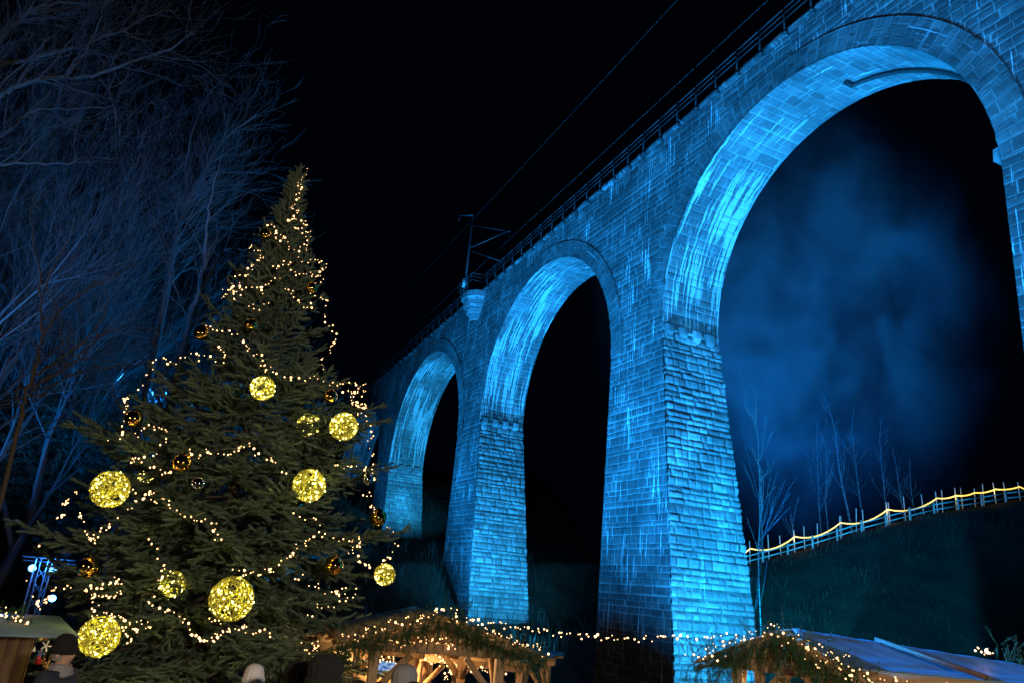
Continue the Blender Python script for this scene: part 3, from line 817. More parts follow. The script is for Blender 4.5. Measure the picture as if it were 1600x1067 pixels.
for px, py, pr_, k, lb in balls:
    Y = surfY(px, py, k) - (0.15 if k > .7 else 0)
    p = P(px, py, Y); rad = .89*pr_/F_PX*(Y/0.95)
    b = empty('wicker_ball', p, label=lb, cat='light ball', group='glowing wicker balls on the Christmas tree')
    s1 = link('wicker', wick_me, None, b);     e = (R_.uniform(0, 6), R_.uniform(0, 6), R_.uniform(0, 6))
    s1.scale = (rad*.97,)*3; s1.rotation_euler = e
    for k_ in range(int(26+pr_*1.1)):
        d = r2.randn(3); d /= np.linalg.norm(d); q_ = link('led', led_me, None, b, Vector(d*rad*r2.uniform(.80, 1.0))); f_ = r2.uniform(.6, 1.15); q_.scale = (f_, f_, f_)
    m = MB(); m.tube([(0, 0, rad*.95), (0, .05, rad+.22)], 0.006, 4); m.build('hanging_cord', M_wire, b)
    lamp('ball_glow', p, 6.5*(pr_/27)**2, (1.0, 0.88, 0.10), rad*0.12)

# shiny baubles
M_gold = NT('gold_glass').set((0.85, 0.55, 0.12), 0.06, 1.0)
M_silv = NT('silver_glass').set((0.55, 0.60, 0.68), 0.05, 1.0)
for px, py, pr_, mt, lb in [(315, 521, 12, 0, 'gold bauble at the upper left above the step in the tree'), (209, 654, 13, 0, 'gold bauble at the left edge above the far left wicker ball'),
        (285, 723, 14, 0, 'gold bauble left of centre under a string of lights'), (516, 619, 11, 0, 'gold bauble between two wicker balls near the right edge'),
        (590, 808, 13, 0, 'gold bauble at the right edge in front of the far pier'), (522, 883, 13, 0, 'gold bauble low at the right of the tree'),
        (137, 886, 14, 0, 'gold bauble low at the left beside the blue stage lights'), (415, 366, 9, 0, 'gold bauble just under the tip on the left'),
        (487, 450, 9, 0, 'gold bauble on the right of the narrow upper cone'), (573, 748, 10, 1, 'silver bauble at the right edge beside the viaduct'),
        (392, 508, 10, 0, 'dull gold bauble in shade in the upper crown'), (310, 755, 10, 1, 'silver bauble deep in the middle of the tree')]:
    Y = surfY(px, py, .92)-.1; p = P(px, py, Y); rad = pr_/F_PX*(Y/0.95)
    b = empty('bauble', p, label=lb, cat='bauble', group='shiny baubles on the Christmas tree')
    m = MB(); m.ball((0, 0, 0), rad, 20, 13); m.build('globe', M_silv if mt else M_gold, b, smooth=True)
    m = MB(); m.lathe([(0.001, rad*1.16), (rad*.16, rad*1.15), (rad*.18, rad*.96)], 8); m.tube([(0, 0, rad*1.1), (0, .02, rad*1.7)], .003, 4); m.build('cap', M_gold, b)

# ------------------------------------------------------------------ bare trees
def limb(segs, p, d, L, r, depth, rng, up=0.12, spread=0.55, wig=0.16, kids=(3, 5), minL=0.35):
    n = max(3, int(L/0.35)) if depth < 2 else 3
    p = np.array(p, float); d = np.array(d, float); d /= np.linalg.norm(d)
    pts = [p.copy()]; rad = [r]
    for k in range(n):
        d = d+rng.randn(3)*wig*(1 if k else .4)/math.sqrt(n/3); d[2] += up/n; d /= np.linalg.norm(d)
        p = p+d*L/n; pts.append(p.copy()); rad.append(r*(1-(k+1)/n*0.72))
    segs.append((pts, rad, depth))
    if depth >= 5 or L < minL: return
    nk = rng.randint(kids[0], kids[1]+1) + (3 if depth == 0 else 0) + (2 if depth == 1 else 0)
    for k in range(nk):
        t = rng.uniform(.28 if depth else .35, 1.0) if k else 1.0
        i = min(n, int(t*n)); b = pts[i]; dd = (pts[i]-pts[max(0, i-1)]); dd /= np.linalg.norm(dd)+1e-9
        sd = np.cross(dd, rng.randn(3)); sd /= np.linalg.norm(sd)
        nd = dd*math.cos(spread)+sd*math.sin(spread)*rng.uniform(.6, 1.3) if k else dd+sd*.2
        limb(segs, b, nd, L*rng.uniform(.48, .74), max(rad[i]*rng.uniform(.5, .75), 0.004), depth+1, rng, up, spread, wig, kids, minL)
def bare_tree(loc, H, lean, label, cat='bare tree', group=None, seed=1, r0=None, mat=None, name='bare_tree', spread=.6, up=.25, kids=(3, 5), twig=1.0, minL=0.35, low=None, dirs=None):
    rng = np.random.RandomState(seed); segs = []
    r0 = r0 or H*0.011
    root = empty(name, loc, label=label, cat=cat, group=group)
    for dv in (dirs or [lean]):
        limb(segs, (0, 0, 0), (dv[0], dv[1], 1), H*.42, r0, 0, rng, up, spread, .14, kids, minL)
    a = MB(); b = MB()
    for pts, rad, dep in segs:
        (a if dep < 2 else b).tube(pts, np.maximum(np.array(rad)*(1 if dep < 3 else twig), 0.0035), 7 if dep == 0 else (5 if dep < 3 else 3), False)
    a.build('trunk', mat or M_bark2, root, smooth=True)
    if b.V: b.build('crown', mat or M_bark2, root)
    return root, len(segs)
tot = 0
for i, (px, py, Y, H, ln, lb) in enumerate([
        (-330, 700, 19, 25, (.55, .1), 'huge bare tree reaching in from the left frame edge'),
        (-120, 600, 25, 27, (.30, .1), 'tall bare tree with long limbs in the upper left corner'),
        (60, 560, 30, 25, (.16, 0), 'bare tree with fanned twigs above the left hillside'),
        (180, 520, 36, 27, (.12, 0), 'tall bare tree just left of the Christmas tree, touching the top edge'),
        (270, 540, 42, 25, (.12, .1), 'bare tree whose twigs meet the black sky at the left'),
        (350, 560, 44, 21, (.10, 0), 'bare tree rising directly behind the tip of the Christmas tree'),
        (430, 600, 50, 19, (.05, 0), 'smallest bare tree at the right end of the wood, behind the Christmas tree'),
        (20, 470, 44, 32, (.1, 0), 'bare tree standing farther back in the upper left wood'),
        (130, 500, 52, 36, (.1, 0), 'tallest bare tree far back in the upper left wood'),
        (250, 520, 56, 33, (.06, 0), 'bare tree far back between two tall neighbours of the wood')]):
    p = P(px, py, Y); zg = gz(p.x, p.y)
    _, n = bare_tree((p.x, p.y, zg), H, ln, lb, group='bare trees on the left hillside', seed=30+i, spread=.52, up=.30, kids=(3, 5), twig=1.25, minL=.7)
    tot += n
def guided_tree(name, label, cat, polys, Y, r0, mat, seed, tw=(1.4, 2.6), dens=2.0, dep=2, minL=.5, up=.2, spread=.5, foot=None):
    """limbs that follow the sweep seen in the photograph, with free growing side twigs"""
    rng = np.random.RandomState(seed); main = MB(); fine = MB()
    o = P(*foot, Y); o = Vector((o.x, o.y, gz(o.x, o.y))); root = empty(name, o, label=label, cat=cat)
    for pi_, poly in enumerate(polys):
        rb = r0*poly[0]; ys = np.linspace(0, 1, len(poly)-1)
        pts = [P(x, y, Y+rng.uniform(-.25, .25)+1.2*t*math.sin(pi_*2.1)) for (x, y), t in zip(poly[1:], ys)]
        if poly[0] > .99: pts = [o.copy()]+[p for p in pts if p.z > o.z+.3]
        # smooth
        q0 = np.array([list(p-o) for p in pts]); tt_ = np.arange(len(q0)); tn = np.linspace(0, len(q0)-1, (len(q0)-1)*5+1)
        C_ = np.stack([np.interp(tn, tt_, q0[:, k]) for k in range(3)], -1)
        for _ in range(3): C_[1:-1] = (C_[:-2]+2*C_[1:-1]+C_[2:])/4
        C_[1:-1] += rng.randn(len(C_)-2, 3)*.02
        rad = np.linspace(rb, max(rb*.18, .008), len(C_)); main.tube(C_, rad, 6)
        L = np.linalg.norm(np.diff(C_, axis=0), axis=1).sum()
        segs = []
        for k in range(int(L*dens)):
            i_ = rng.randint(2, len(C_)-1); d = C_[i_]-C_[i_-1]; d /= np.linalg.norm(d)+1e-9
            sd = np.cross(d, rng.randn(3)); sd /= np.linalg.norm(sd)
            limb(segs, C_[i_], d*.75+sd*.7+np.array([0, 0, .15]), rng.uniform(*tw)*(1.1-.4*i_/len(C_)), max(rad[i_]*.45, .006), dep, rng, up, spread, .2, (2, 4), minL)
        for pts_, rd, dd in segs: fine.tube(pts_, np.maximum(np.array(rd), .0032), 3, False)
    main.build('trunk', mat, root, smooth=True); fine.build('crown', mat, root)
guided_tree('bare_tree', 'great bare tree whose thick limbs sweep in from the upper left edge', 'bare tree',
    [(1.0, (-420, 900), (-300, 500), (-160, 260), (0, 60), (24, 39), (45, 18), (84, 4), (141, 6)), (.55, (-190, 300), (-90, 140), (0, 100), (39, 94), (90, 81), (135, 70), (168, 55), (192, 49), (222, 30), (255, 18), (280, 15)),
     (.60, (-210, 340), (-90, 210), (0, 150), (24, 135), (60, 123), (99, 121), (156, 118), (198, 99), (240, 87), (276, 72), (300, 51)), (.42, (-230, 380), (-80, 270), (0, 217), (18, 200), (51, 171), (99, 171), (168, 169)),
     (.36, (-230, 400), (-100, 280), (0, 256), (60, 256), (114, 255), (129, 247), (162, 247), (190, 250)), (.25, (99, 121), (130, 90), (150, 50), (160, 20), (170, -20)), (.22, (156, 118), (175, 150), (182, 190), (190, 215)),
     (.22, (192, 49), (215, 62), (240, 66), (262, 58))], 19, .17, M_bark, 401, dens=2.3, foot=(-440, 950), tw=(1.3, 2.6), minL=.45)
guided_tree('bare_tree', 'thin forked grey sapling standing in the dark at the left edge', 'bare tree',
    [(1.0, (36, 640), (39, 618), (57, 570), (64, 531), (66, 468), (57, 411), (51, 360), (50, 320)), (.6, (64, 531), (80, 505), (99, 480), (150, 444), (190, 425), (225, 405)), (.55, (57, 585), (95, 560), (135, 531), (158, 505), (168, 480), (166, 455)),
     (.5, (66, 462), (80, 425), (99, 390), (112, 360), (120, 336)), (.45, (45, 605), (80, 590), (120, 560), (150, 522), (200, 514), (250, 513)), (.4, (60, 620), (100, 590), (140, 575), (200, 572), (240, 565)), (.3, (64, 445), (85, 470), (96, 500), (95, 540))], 15, .05, M_bark, 402, dens=1.2, foot=(36, 700), tw=(.7, 1.5), dep=3, minL=.4)
guided_tree('birch_tree', 'pale banded birch leaning right behind the left side of the Christmas tree', 'birch tree',
    [(1.0, (270, 620), (283, 552), (300, 486), (312, 450), (321, 405), (330, 388), (342, 372)), (.6, (312, 452), (330, 429), (345, 396), (362, 388), (385, 392)), (.5, (321, 405), (322, 360), (332, 300), (345, 250))], 21, .13, M_bark2, 403, dens=1.2, foot=(262, 700), tw=(.8, 2.0), dep=3, minL=.6)
guided_tree('birch_tree', 'second pale birch trunk higher and left of the leaning birch', 'birch tree',
    [(1.0, (262, 450), (271, 391), (282, 348), (294, 315), (318, 270), (350, 215), (400, 180)), (.5, (282, 348), (310, 332), (335, 300), (352, 285)), (.4, (294, 315), (290, 260), (300, 200), (330, 140))], 27, .16, M_bark2, 404, dens=2.4, foot=(250, 600), tw=(1.2, 3.0), dep=2, minL=.6)
print('limb segs', tot)

# dark conifers in the wood
def conifer(loc, H, Rb, label, seed, group):
    rng = np.random.RandomState(seed); root = empty('spruce_tree', loc, label=label, cat='spruce tree', group=group)
    m = MB(); m.tube([(0, 0, 0), (0, 0, H)], [H*.014, .02], 6); m.build('trunk', M_bark, root)
    ps = []; ds = []; sl = []; z = H*.1; c = 0
    while z < H*.98:
        Rr_ = Rb*(1-z/H)**.85
        for k in range(9):
            a = c*2.399+rng.uniform(-.3, .3); c += 1; L = Rr_*rng.uniform(.65, 1.1)
            for t in np.arange(.2, 1.0, .22/max(L, .5)):
                for sg in (-1, 0, 1):
                    aa = a+sg*.8; ps.append((math.cos(a)*L*t, math.sin(a)*L*t, z-.25*L*t+.1*L*t*t)); ds.append((math.cos(aa), math.sin(aa), rng.uniform(-.5, .1))); sl.append(rng.uniform(3.2, 5.5))
        z += H/40
    V, T = stamp(tv2, tt2, ps, ds, np.tile([0, 0, 1.0], (len(ps), 1))+rng.randn(len(ps), 3)*.3, sl)
    link('crown', fastmesh('crown', V, [T]), M_needle0, root)
tv2, tt2 = shoot_template(12, .15, .035, .010, 9)
for i, (px, py, Y, H, Rb, lb) in enumerate([(-40, 600, 34, 17, 3.0, 'dark spruce at the left frame edge below the big limbs'), (110, 640, 34, 18, 3.4, 'dark spruce second from the left in the wood'),
        (205, 640, 31, 14, 3.0, 'dark spruce left of the leaning birch'), (330, 640, 46, 19, 3.6, 'dark spruce hidden behind the upper Christmas tree'), (-40, 500, 40, 26, 4.5, 'tall dark spruce behind the bare limbs at the left edge')]):
    p = P(px, py, Y); conifer((p.x, p.y, gz(p.x, p.y)-.2), H, Rb, lb, 50+i, 'dark spruces in the left wood')

# undergrowth: one mass nobody could count
rng = np.random.RandomState(91)
def brush(name, label, spots, hmin, hmax, mat, seed, rw=.006, fan=.35):
    m = MB(); r = np.random.RandomState(seed)
    for x, y in spots:
        z = gz(x, y); h = r.uniform(hmin, hmax)*(.62+.38*math.sin(x*1.7+y*.9)*math.sin(x*.6-y*.4+1)); a = r.uniform(0, 6.28); t = r.uniform(0, fan)
        d = np.array([math.cos(a)*t, math.sin(a)*t, 1.0]); b = np.array([x, y, z]); bend = r.randn(3)*.10*h; bend[2] = 0
        m.tube([b, b+d*h*.5+bend*.3, b+d*h+bend], [rw, rw*.7, rw*.3], 3, False)
        if h > 1.4 and fan > .25:
            for k in range(3):
                q0 = b+d*h*r.uniform(.35, .8); m.tube([q0, q0+(d*.6+r.randn(3)*.35)*h*.35], [rw*.6, rw*.25], 3, False)
    return tag(m.build(name, mat), label, 'undergrowth', kind='stuff')
sp = [(P(px, 1000, Y)[0], Y) for px, Y in zip(rng.uniform(770, 985, 2600), rng.uniform(27, 33, 2600))]
M_reed = plain('dry_stems', (0.035, 0.04, 0.03), .9)
brush('tall_grass', 'pale dry stems and thin scrub between the left pavilion and the near pier', sp, 1.0, 3.0, M_reed, 1)
sp = []
for k in range(5200):
    s = rng.uniform(-75, -14); y = rng.uniform(-11, 9); p = vw(s, y, 0); sp.append((p.x, p.y))
brush('scrub', 'dark scrub covering the slope at the foot of the farther piers', sp, .5, 2.4, plain('dark_stems', (0.03, 0.04, 0.03), .9), 2, .012)
def slender_tree(loc, H, lean, label, seed, r0):
    rng = np.random.RandomState(seed); root = empty('bare_tree', loc, label=label, cat='bare tree', group='slender trees by the hill')
    n = 16; p = np.zeros(3); d = np.array([lean[0], lean[1], 1.0]); pts = [p.copy()]
    for k in range(n):
        d = d+rng.randn(3)*.05; d[2] = 1; p = p+d/np.linalg.norm(d)*H/n; pts.append(p.copy())
    a = MB(); b = MB(); rad = np.linspace(r0, .015, n+1); a.tube(pts, rad, 6); segs = []
    for k in range(16):
        i = rng.randint(4, n); ang = rng.uniform(0, 6.28); L = H*rng.uniform(.08, .22)*(1.25-i/n)
        limb(segs, pts[i], (math.cos(ang)*.6, math.sin(ang)*.6, .8), L, rad[i]*.4, 3, rng, .35, .4, .12, (1, 3), .7)
    for q_, r_, dd in segs: b.tube(q_, np.maximum(np.array(r_), .012), 3, False)
    a.build('trunk', M_birch, root, smooth=True); b.build('crown', M_birch, root)
# slender bare trees right: two by the near pier and a row behind the hill fence
for i, (px, py, Y, H, ln, lb) in enumerate([(1192, 1010, 52, 20.5, (0, 0), 'slender bare birch just right of the near pier'), (1178, 1010, 54, 10, (0, 0), 'short thin bare stem close against the near pier'),
        (1285, 850, 80, 12, (-.02, 0), 'first of the two close thin trees behind the hill fence'), (1296, 845, 80, 11, (-.02, 0), 'second of the two close thin trees behind the hill fence'),
        (1332, 830, 79, 14.5, (-.10, 0), 'brightest forked birch behind the hill fence'), (1351, 820, 80, 12.5, (-.02, 0), 'straight thin tree right of the forked birch on the hill'),
        (1390, 812, 80, 10.5, (-.14, 0), 'thin leaning tree on the hill beside the pale figure at the fence'), (1413, 806, 79, 7.5, (-.12, 0), 'short leaning tree right of the pale figure on the hill'),
        (1430, 800, 80, 6.0, (-.12, 0), 'smallest twig-like tree behind the hill fence'), (1238, 870, 80, 5.5, (0, 0), 'low stem behind the hill fence nearest the pier')]):
    p = P(px, py, Y); slender_tree((p.x, p.y, gz(p.x, p.y)-.2), H*1.1, ln, lb, 130+i, .055 if i != 4 else .12)
# tufts and low shrubs on the hillside
sp = []
for k in range(3000):
    y = rng.uniform(50, 77); sp.append((rng.uniform(17, 60), y))
sp = [p for p in sp if math.sin(p[0]*.8+p[1]*.5)+math.sin(p[0]*.31-p[1]*.9)+rng.randn()*.6 > .1]
brush('hill_scrub', 'tufts of dry grass and low scrub on the dark hillside under the fence', sp, .3, 1.5, plain('dull_stems', (0.10, 0.11, 0.07), .9), 4, .02, .5)

# ------------------------------------------------------------------ hill fence with its rope light
fence = empty('hill_fence', crestP[0], label='pale post and rail fence climbing the dark hillside path', cat='fence')
def cpt(t):   # along the crest by x
    x = HX0+0.0+t*(crestP[-1][0]+6-HX0)
    return np.array([x, HY+.5, gz(x, HY+.5)])
M_pale = plain('pale_wood', (0.8, 0.76, 0.68), .8)
f0 = np.array(crestP[0]); NPST = 15
rl_ = MB(); L_ = [cpt(k/(NPST-1)) for k in range(NPST)]
for a, b in zip(L_[:-1], L_[1:]):
    for h in (.45, .95): rl_.beam(a-f0+np.array([0, 0, h]), b-f0+np.array([0, 0, h]), .09, .11)
rl_.build('rails', M_pale, fence)
m = MB(); m.beam((0, 0, -.3), (0, 0, 1.25), .15, .15); pmesh = m.build('post', M_pale, fence); pmesh.location = L_[0]-f0
for p_ in L_[1:]:
    o = pmesh.copy(); COL.objects.link(o); o.parent = fence; o.location = p_-f0
# pole line carrying the rope light
pole0 = None; tops = []; rr_ = np.random.RandomState(3)
nodes = [1172, 1241, 1313, 1388, 1467, 1497, 1527, 1560, 1599]
spots_ = [(x, 1) for x in nodes]+[(x, 0) for x in (1205, 1222, 1262, 1280, 1322, 1346, 1357, 1396, 1421, 1449, 1480, 1512, 1545, 1580)]
for x, isn in sorted(spots_):
    wx = P(x, 800, HY+2)[0]; p_ = np.array([wx, HY+2.2+(0 if isn else rr_.uniform(.2, 1.2)), gz(wx, HY+2)]); h = rr_.uniform(2.0, 2.5)
    if pole0 is None:
        m = MB(); m.tube([(0, 0, -.2), (0, 0, 1)], [.06, .045], 6); pole0 = m.build('light_pole', M_pale)
        o = pole0
    else: o = pole0.copy(); COL.objects.link(o)
    o.location = p_; o.scale = (1, 1, h); o.rotation_euler = (rr_.uniform(-.04, .04), rr_.uniform(-.05, .05), 0)
    tag(o, 'thin wooden pole standing along the hill path under the yellow rope light', 'pole', 'poles along the hill path')
    if isn: tops.append(p_+np.array([0, -.1, 1.55]))
pts = []
tops = [np.array(cpt(-.03))+np.array([0, 2.1, .6])]+tops+[tops[-1]+np.array([4.0, 0, .5])]
for a, b in zip(tops[:-1], tops[1:]):
    for t in np.linspace(0, 1, 8)[:-1]: pts.append(a*(1-t)+b*t-np.array([0, 0, (.6 if b[0]-a[0] > 3 else .15)*4*t*(1-t)]))
pts.append(tops[-1])
m = MB(); o0 = pts[0]; m.tube([p_-o0 for p_ in pts], .07, 5)
tag(m.build('rope_light', emit('yellow_rope', (1.0, .68, .06), 1.5), None, loc=Vector(o0)), 'glowing yellow rope light running up along the hill path fence', 'rope light')
for k in range(0, len(tops)-1, 2): lamp('rope_glow', Vector(tops[k])+Vector((0, -.2, -.2)), 26, (1, .7, .2), .3)

# ------------------------------------------------------------------ drifting smoke behind the near arch
q = NT('smoke'); q.t.nodes.remove(q.b)
tc = q.n('TexCoord'); ob = tc.outputs['Object']
ln = q.n('VectorMath', operation='LENGTH'); q.l(ob, ln.inputs[0])
fall = q.ss(ln.outputs['Value'], 0.15, 0.97, 1.0, 0.0)
nz = q.n('TexNoise'); nz.inputs['Scale'].default_value = 2.6; nz.inputs['Detail'].default_value = 6; nz.inputs['Roughness'].default_value = .55; nz.inputs['Distortion'].default_value = .9; q.l(ob, nz.inputs['Vector'])
den = q.math('MULTIPLY', q.ss(nz.outputs['Fac'], .44, .64, .10, 1.25), fall)
vol = q.n('VolumePrincipled'); vol.inputs['Color'].default_value = (.8, .85, .9, 1)
q.l(q.math('MULTIPLY', den, 0.05), vol.inputs['Density']); q.l(vol.outputs[0], q.o.inputs['Volume'])
m = MB(); m.ball((0, 0, 0), 1.0, 32, 17)
sm = m.build('smoke', q.m); sm.location = P(1240, 470, 65); sm.scale = (21, 11, 26)
tag(sm, 'soft bank of blue lit smoke drifting behind the near arch', 'smoke', kind='stuff')

# ------------------------------------------------------------------ timber market pavilions
q = NT('larch_timber'); tc = q.n('TexCoord').outputs['Object']; mpn = q.n('Mapping'); mpn.inputs['Scale'].default_value = (9, 9, 1.3); q.l(tc, mpn.inputs[0])
f = q.noise(mpn.outputs[0], 2.5, 6, .7)
q.set(q.mix(f, (0.20, 0.115, 0.055), (0.46, 0.30, 0.16)), .65); q.bump(f, .3, .01); M_wood = q.m
M_dwood = plain('stained_timber', (0.10, 0.055, 0.035), .7, scale=5, bump=.2)
q = NT('tarpaulin'); tc = q.n('TexCoord').outputs['Object']; f = q.noise(tc, 2.0, 6, .6)
q.set(q.mix(f, (0.09, 0.16, 0.25), (0.13, 0.21, 0.31)), .45); q.bump(q.noise(tc, 2.5, 4), .25, .03); M_tarp = q.m
def frame_of(A, B):
    A = Vector(A); B = Vector(B); x = (B-A); x.z = 0; wd = x.length; x.normalize(); y = Vector((-x.y, x.x, 0))
    return A, x, y, wd
def pavilion(name, label, A, B, depth, zpost, zridge, over=.45, tarp=False, base=None, cat='market stall', group=None, foh=.35, gable=True):
    """A, B: feet of the two front posts; returns a function local->world and the root"""
    A, x, y, wd = frame_of(A, B)
    rz = math.atan2(x.y, x.x); g = min(gz(A.x, A.y), gz(B.x, B.y))-.05
    root = empty(name, (A.x, A.y, g), rz, label=label, cat=cat, group=group)
    hp = zpost-g; hr_ = zridge-g; tk = .14
    for px_ in (0, wd):
        for py_ in (0, depth):
            m = MB(); m.box((px_-tk/2, py_-tk/2, 0), (px_+tk/2, py_+tk/2, hp)); m.build('post', M_wood, root, bevel=.012)
            for dx, dy in ((1 if px_ == 0 else -1, 0), (0, 1 if py_ == 0 else -1)):
                m = MB(); m.beam((px_+dx*.03, py_+dy*.03, hp-.60), (px_+dx*.55, py_+dy*.55, hp-.03), .09, .09, (0, 0, 1)); m.build('brace', M_wood, root)
    for py_ in (0, depth):
        m = MB(); m.box((-over*.6, py_-.07, hp+.002), (wd+over*.6, py_+.07, hp+.16)); m.build('tie_beam', M_wood, root, bevel=.01)
    for px_ in (0, wd):
        m = MB(); m.box((px_-.07, -foh, hp+.163), (px_+.07, depth+foh, hp+.29)); m.build('purlin', M_wood, root, bevel=.01)
    mid = wd/2; slope = (hr_-hp-.25)/mid
    if gable:
        for yy in (-.015, depth-.02):
            m = MB(); nb = int((wd+over)/.16)
            for k in range(nb):
                xa = -over*.4+k*(wd+over*.8)/nb; xb = xa+(wd+over*.8)/nb-.008
                ha = hp+.25+slope*(mid-abs((xa+xb)/2-mid))-.07
                if ha > hp+.18: m.box((xa, yy-.03, hp+.165), (xb, yy, ha))
            m.build('gable_boards', M_wood, root)
    m = MB(); zeave = hp+.25-slope*over
    for sg in (-1, 1):
        xe = mid+sg*(mid+over); th_ = .05
        n = 10
        for k in range(n):
            t0, t1 = k/n, (k+1)/n-.006
            a0 = (mid+(xe-mid)*t0, hr_+(zeave-hr_)*t0); a1 = (mid+(xe-mid)*t1, hr_+(zeave-hr_)*t1)
            V = [(a0[0], -foh, a0[1]), (a1[0], -foh, a1[1]), (a1[0], depth+foh, a1[1]), (a0[0], depth+foh, a0[1])]
            V += [(v[0], v[1], v[2]+th_) for v in V]
            m.add(V, [(0,3,2,1),(4,5,6,7),(0,1,5,4),(1,2,6,5),(2,3,7,6),(3,0,4,7)])
    m.build('roof', M_tarp if tarp else M_wood, root)
    for k in range(4):
        yy = -foh+.08+k*(depth+2*foh-.16)/3
        m = MB()
        for sg in (-1, 1): m.beam((mid, yy, hr_-.06), (mid+sg*(mid+over), yy, zeave-.06), .07, .09, (0, 1, 0))
        m.build('rafter', M_wood, root)
    def W(lx, ly, lz): return Vector((A.x, A.y, g))+x*lx+y*ly+Vector((0, 0, lz))
    W.hp = hp; W.hr = hr_; W.mid = mid; W.ze = zeave; W.wd = wd; W.over = over; W.foh = foh; W.slope = slope; W.depth = depth
    return root, W
tvg, ttg = shoot_template(26, .16, .030, .006, 12)
def fir_garland(pts, label, r, dens=70, drop=.45, rngs=1):
    rg = np.random.RandomState(rngs); pts = [Vector(p) for p in pts]; ps = []; ds = []; sl = []
    L = sum((b-a).length for a, b in zip(pts[:-1], pts[1:]))
    for a, b in zip(pts[:-1], pts[1:]):
        for k in range(int((b-a).length*dens)):
            o = np.array(a.lerp(b, rg.rand()))+rg.randn(3)*r*.5; ln = drop*rg.uniform(.25, 1.0); d = np.array([rg.randn()*.35, rg.randn()*.35, -1.0 if rg.rand() < .78 else .5]); d /= np.linalg.norm(d)
            ln = ln if d[2] < 0 else .12
            for q_ in range(int(ln/.09)+1):
                ps.append(o+d*.09*q_); ds.append(d+rg.randn(3)*.2); sl.append(rg.uniform(.8, 1.2))
                if q_ and rg.rand() < .6:
                    ps.append(o+d*.09*q_); ds.append(d*.7+rg.randn(3)*.6); sl.append(.8)
    V, T = stamp(tvg, ttg, np.array(ps)-np.array(pts[0]), ds, np.tile([0, 0, 1.0], (len(ps), 1))+rg.randn(len(ps), 3)*.4, sl)
    return tag(link('fir_garland', fastmesh('fir_garland', V, [T]), M_needle2, None, pts[0]), label, 'garland', 'fir garlands on the market roofs')
def line(W, pts): return [W(*p) for p in pts]
def wavy(pts, n, amp, r, dz=0):
    out = []
    for a, b in zip(pts[:-1], pts[1:]):
        for t in np.linspace(0, 1, n)[:-1]: out.append(Vector(a).lerp(Vector(b), t)+Vector(r.uniform(-amp, amp, 3))+Vector((0, 0, dz)))
    out.append(Vector(pts[-1])); return out
rl2 = np.random.RandomState(44)
# left pavilion
A = P(587, 1013, 12.4); B = P(782, 1018, 12.9)
_, W = pavilion('market_pavilion', 'open timber pavilion with garlanded gable right of the Christmas tree', A, B, 2.6, A.z-.02, P(702, 962, 12.4).z-.05, over=.62, foh=.45)
gl = line(W, [(-W.over, -W.foh-.03, W.ze+.04), (W.mid, -W.foh-.03, W.hr+.08), (W.wd+W.over, -W.foh-.03, W.ze+.04)])
fir_garland(gl, 'fir branches drooping from the gable of the left pavilion', .10, 90, .40, 5)
light_string(wavy(gl, 26, .07, rl2, .04), 'warm fairy lights along the roof edge of the left pavilion', 'fairy lights on the market roofs', 92, jit=.05, bs=.95, r=rl2)
light_string(wavy(line(W, [(0.05, -.12, W.hp+.10), (.5, -.12, W.hp+.16), (.95, -.12, W.hp+.22), (1.2, -.12, W.hp+.12)]), 12, .05, rl2), 'bunched fairy lights under the gable boards of the left pavilion', 'fairy lights on the market roofs', 46, jit=.04, bs=.9, r=rl2)
light_string(wavy(line(W, [(-.55, .3, W.hp+.10), (-.4, .3, W.hp-.1), (-.9, .8, W.hp-.25), (-.75, 1.2, W.hp-.05), (-1.1, 1.0, W.hp-.15)]), 9, .08, rl2), 'fairy lights left of the front post of the left pavilion', 'fairy lights on the market roofs', 40, jit=.06, bs=.9, r=rl2)
lamp('pavilion_lamp', W(W.mid, 1.2, W.hp-.1), 120, (1, .58, .24), .12)
# glowing stall with the menu screen seen behind it
A2 = P(500, 1060, 16.2); B2 = P(640, 1062, 16.0)
r_, W2 = pavilion('food_stall', 'brightly lit wooden food stall with a small screen behind the pavilion', A2, B2, 2.0, P(560, 1020, 16).z, P(560, 992, 16).z, over=.4)
m = MB()
for k in range(9): m.box((0, 1.9, .2+k*.26), (W2.wd, 1.96, .45+k*.26))
m.build('back_wall', M_wood, r_)
m = MB(); m.box((-.05, -.1, 0), (W2.wd+.05, .25, 1.05)); m.build('counter', M_wood, r_, bevel=.01)
lamp('stall_lamp', W2(.35, .8, W2.hp-.25), 260, (1, .62, .26), .1)
lamp('stall_lamp', W2(W2.wd-.5, 1.0, W2.hp-.4), 110, (1, .50, .18), .1)
m = MB(); m.lathe([(.0, .10), (.06, .08), (.20, 0), (.19, -.01), (.0, -.03)], 18); o = m.build('lamp_shade', emit('bright_lamp', (1, .75, .42), 14)); o.location = P(524, 1030, 15.6)
tag(o, 'brightest round white-yellow stall lamp glowing over the dark beanie', 'lamp')
tv = empty('menu_screen', P(608, 1045, 15.9), .1, label='small lit blue and white screen on the glowing food stall', cat='screen')
m = MB(); m.box((-.26, 0, -.16), (.26, .05, .16)); m.build('casing', plain('black_plastic', (.02, .02, .02), .4), tv)
q = NT('screen_picture'); tc = q.n('TexCoord').outputs['Object']; mpn = q.n('Mapping'); mpn.inputs['Scale'].default_value = (9, 1, 14); q.l(tc, mpn.inputs[0])
f = q.noise(mpn.outputs[0], 1.2, 2); cc = q.ramp(f, [(.40, (.02, .12, .5)), (.55, (.3, .6, 1.0)), (.66, (.9, .95, 1))]); q.set((.02, .02, .02), .3, Emission_Strength=.7); q.l(cc, q.b.inputs['Emission Color'])
m = MB(); m.box((-.235, -.006, -.135), (.235, -.001, .135)); m.build('display', q.m, tv)
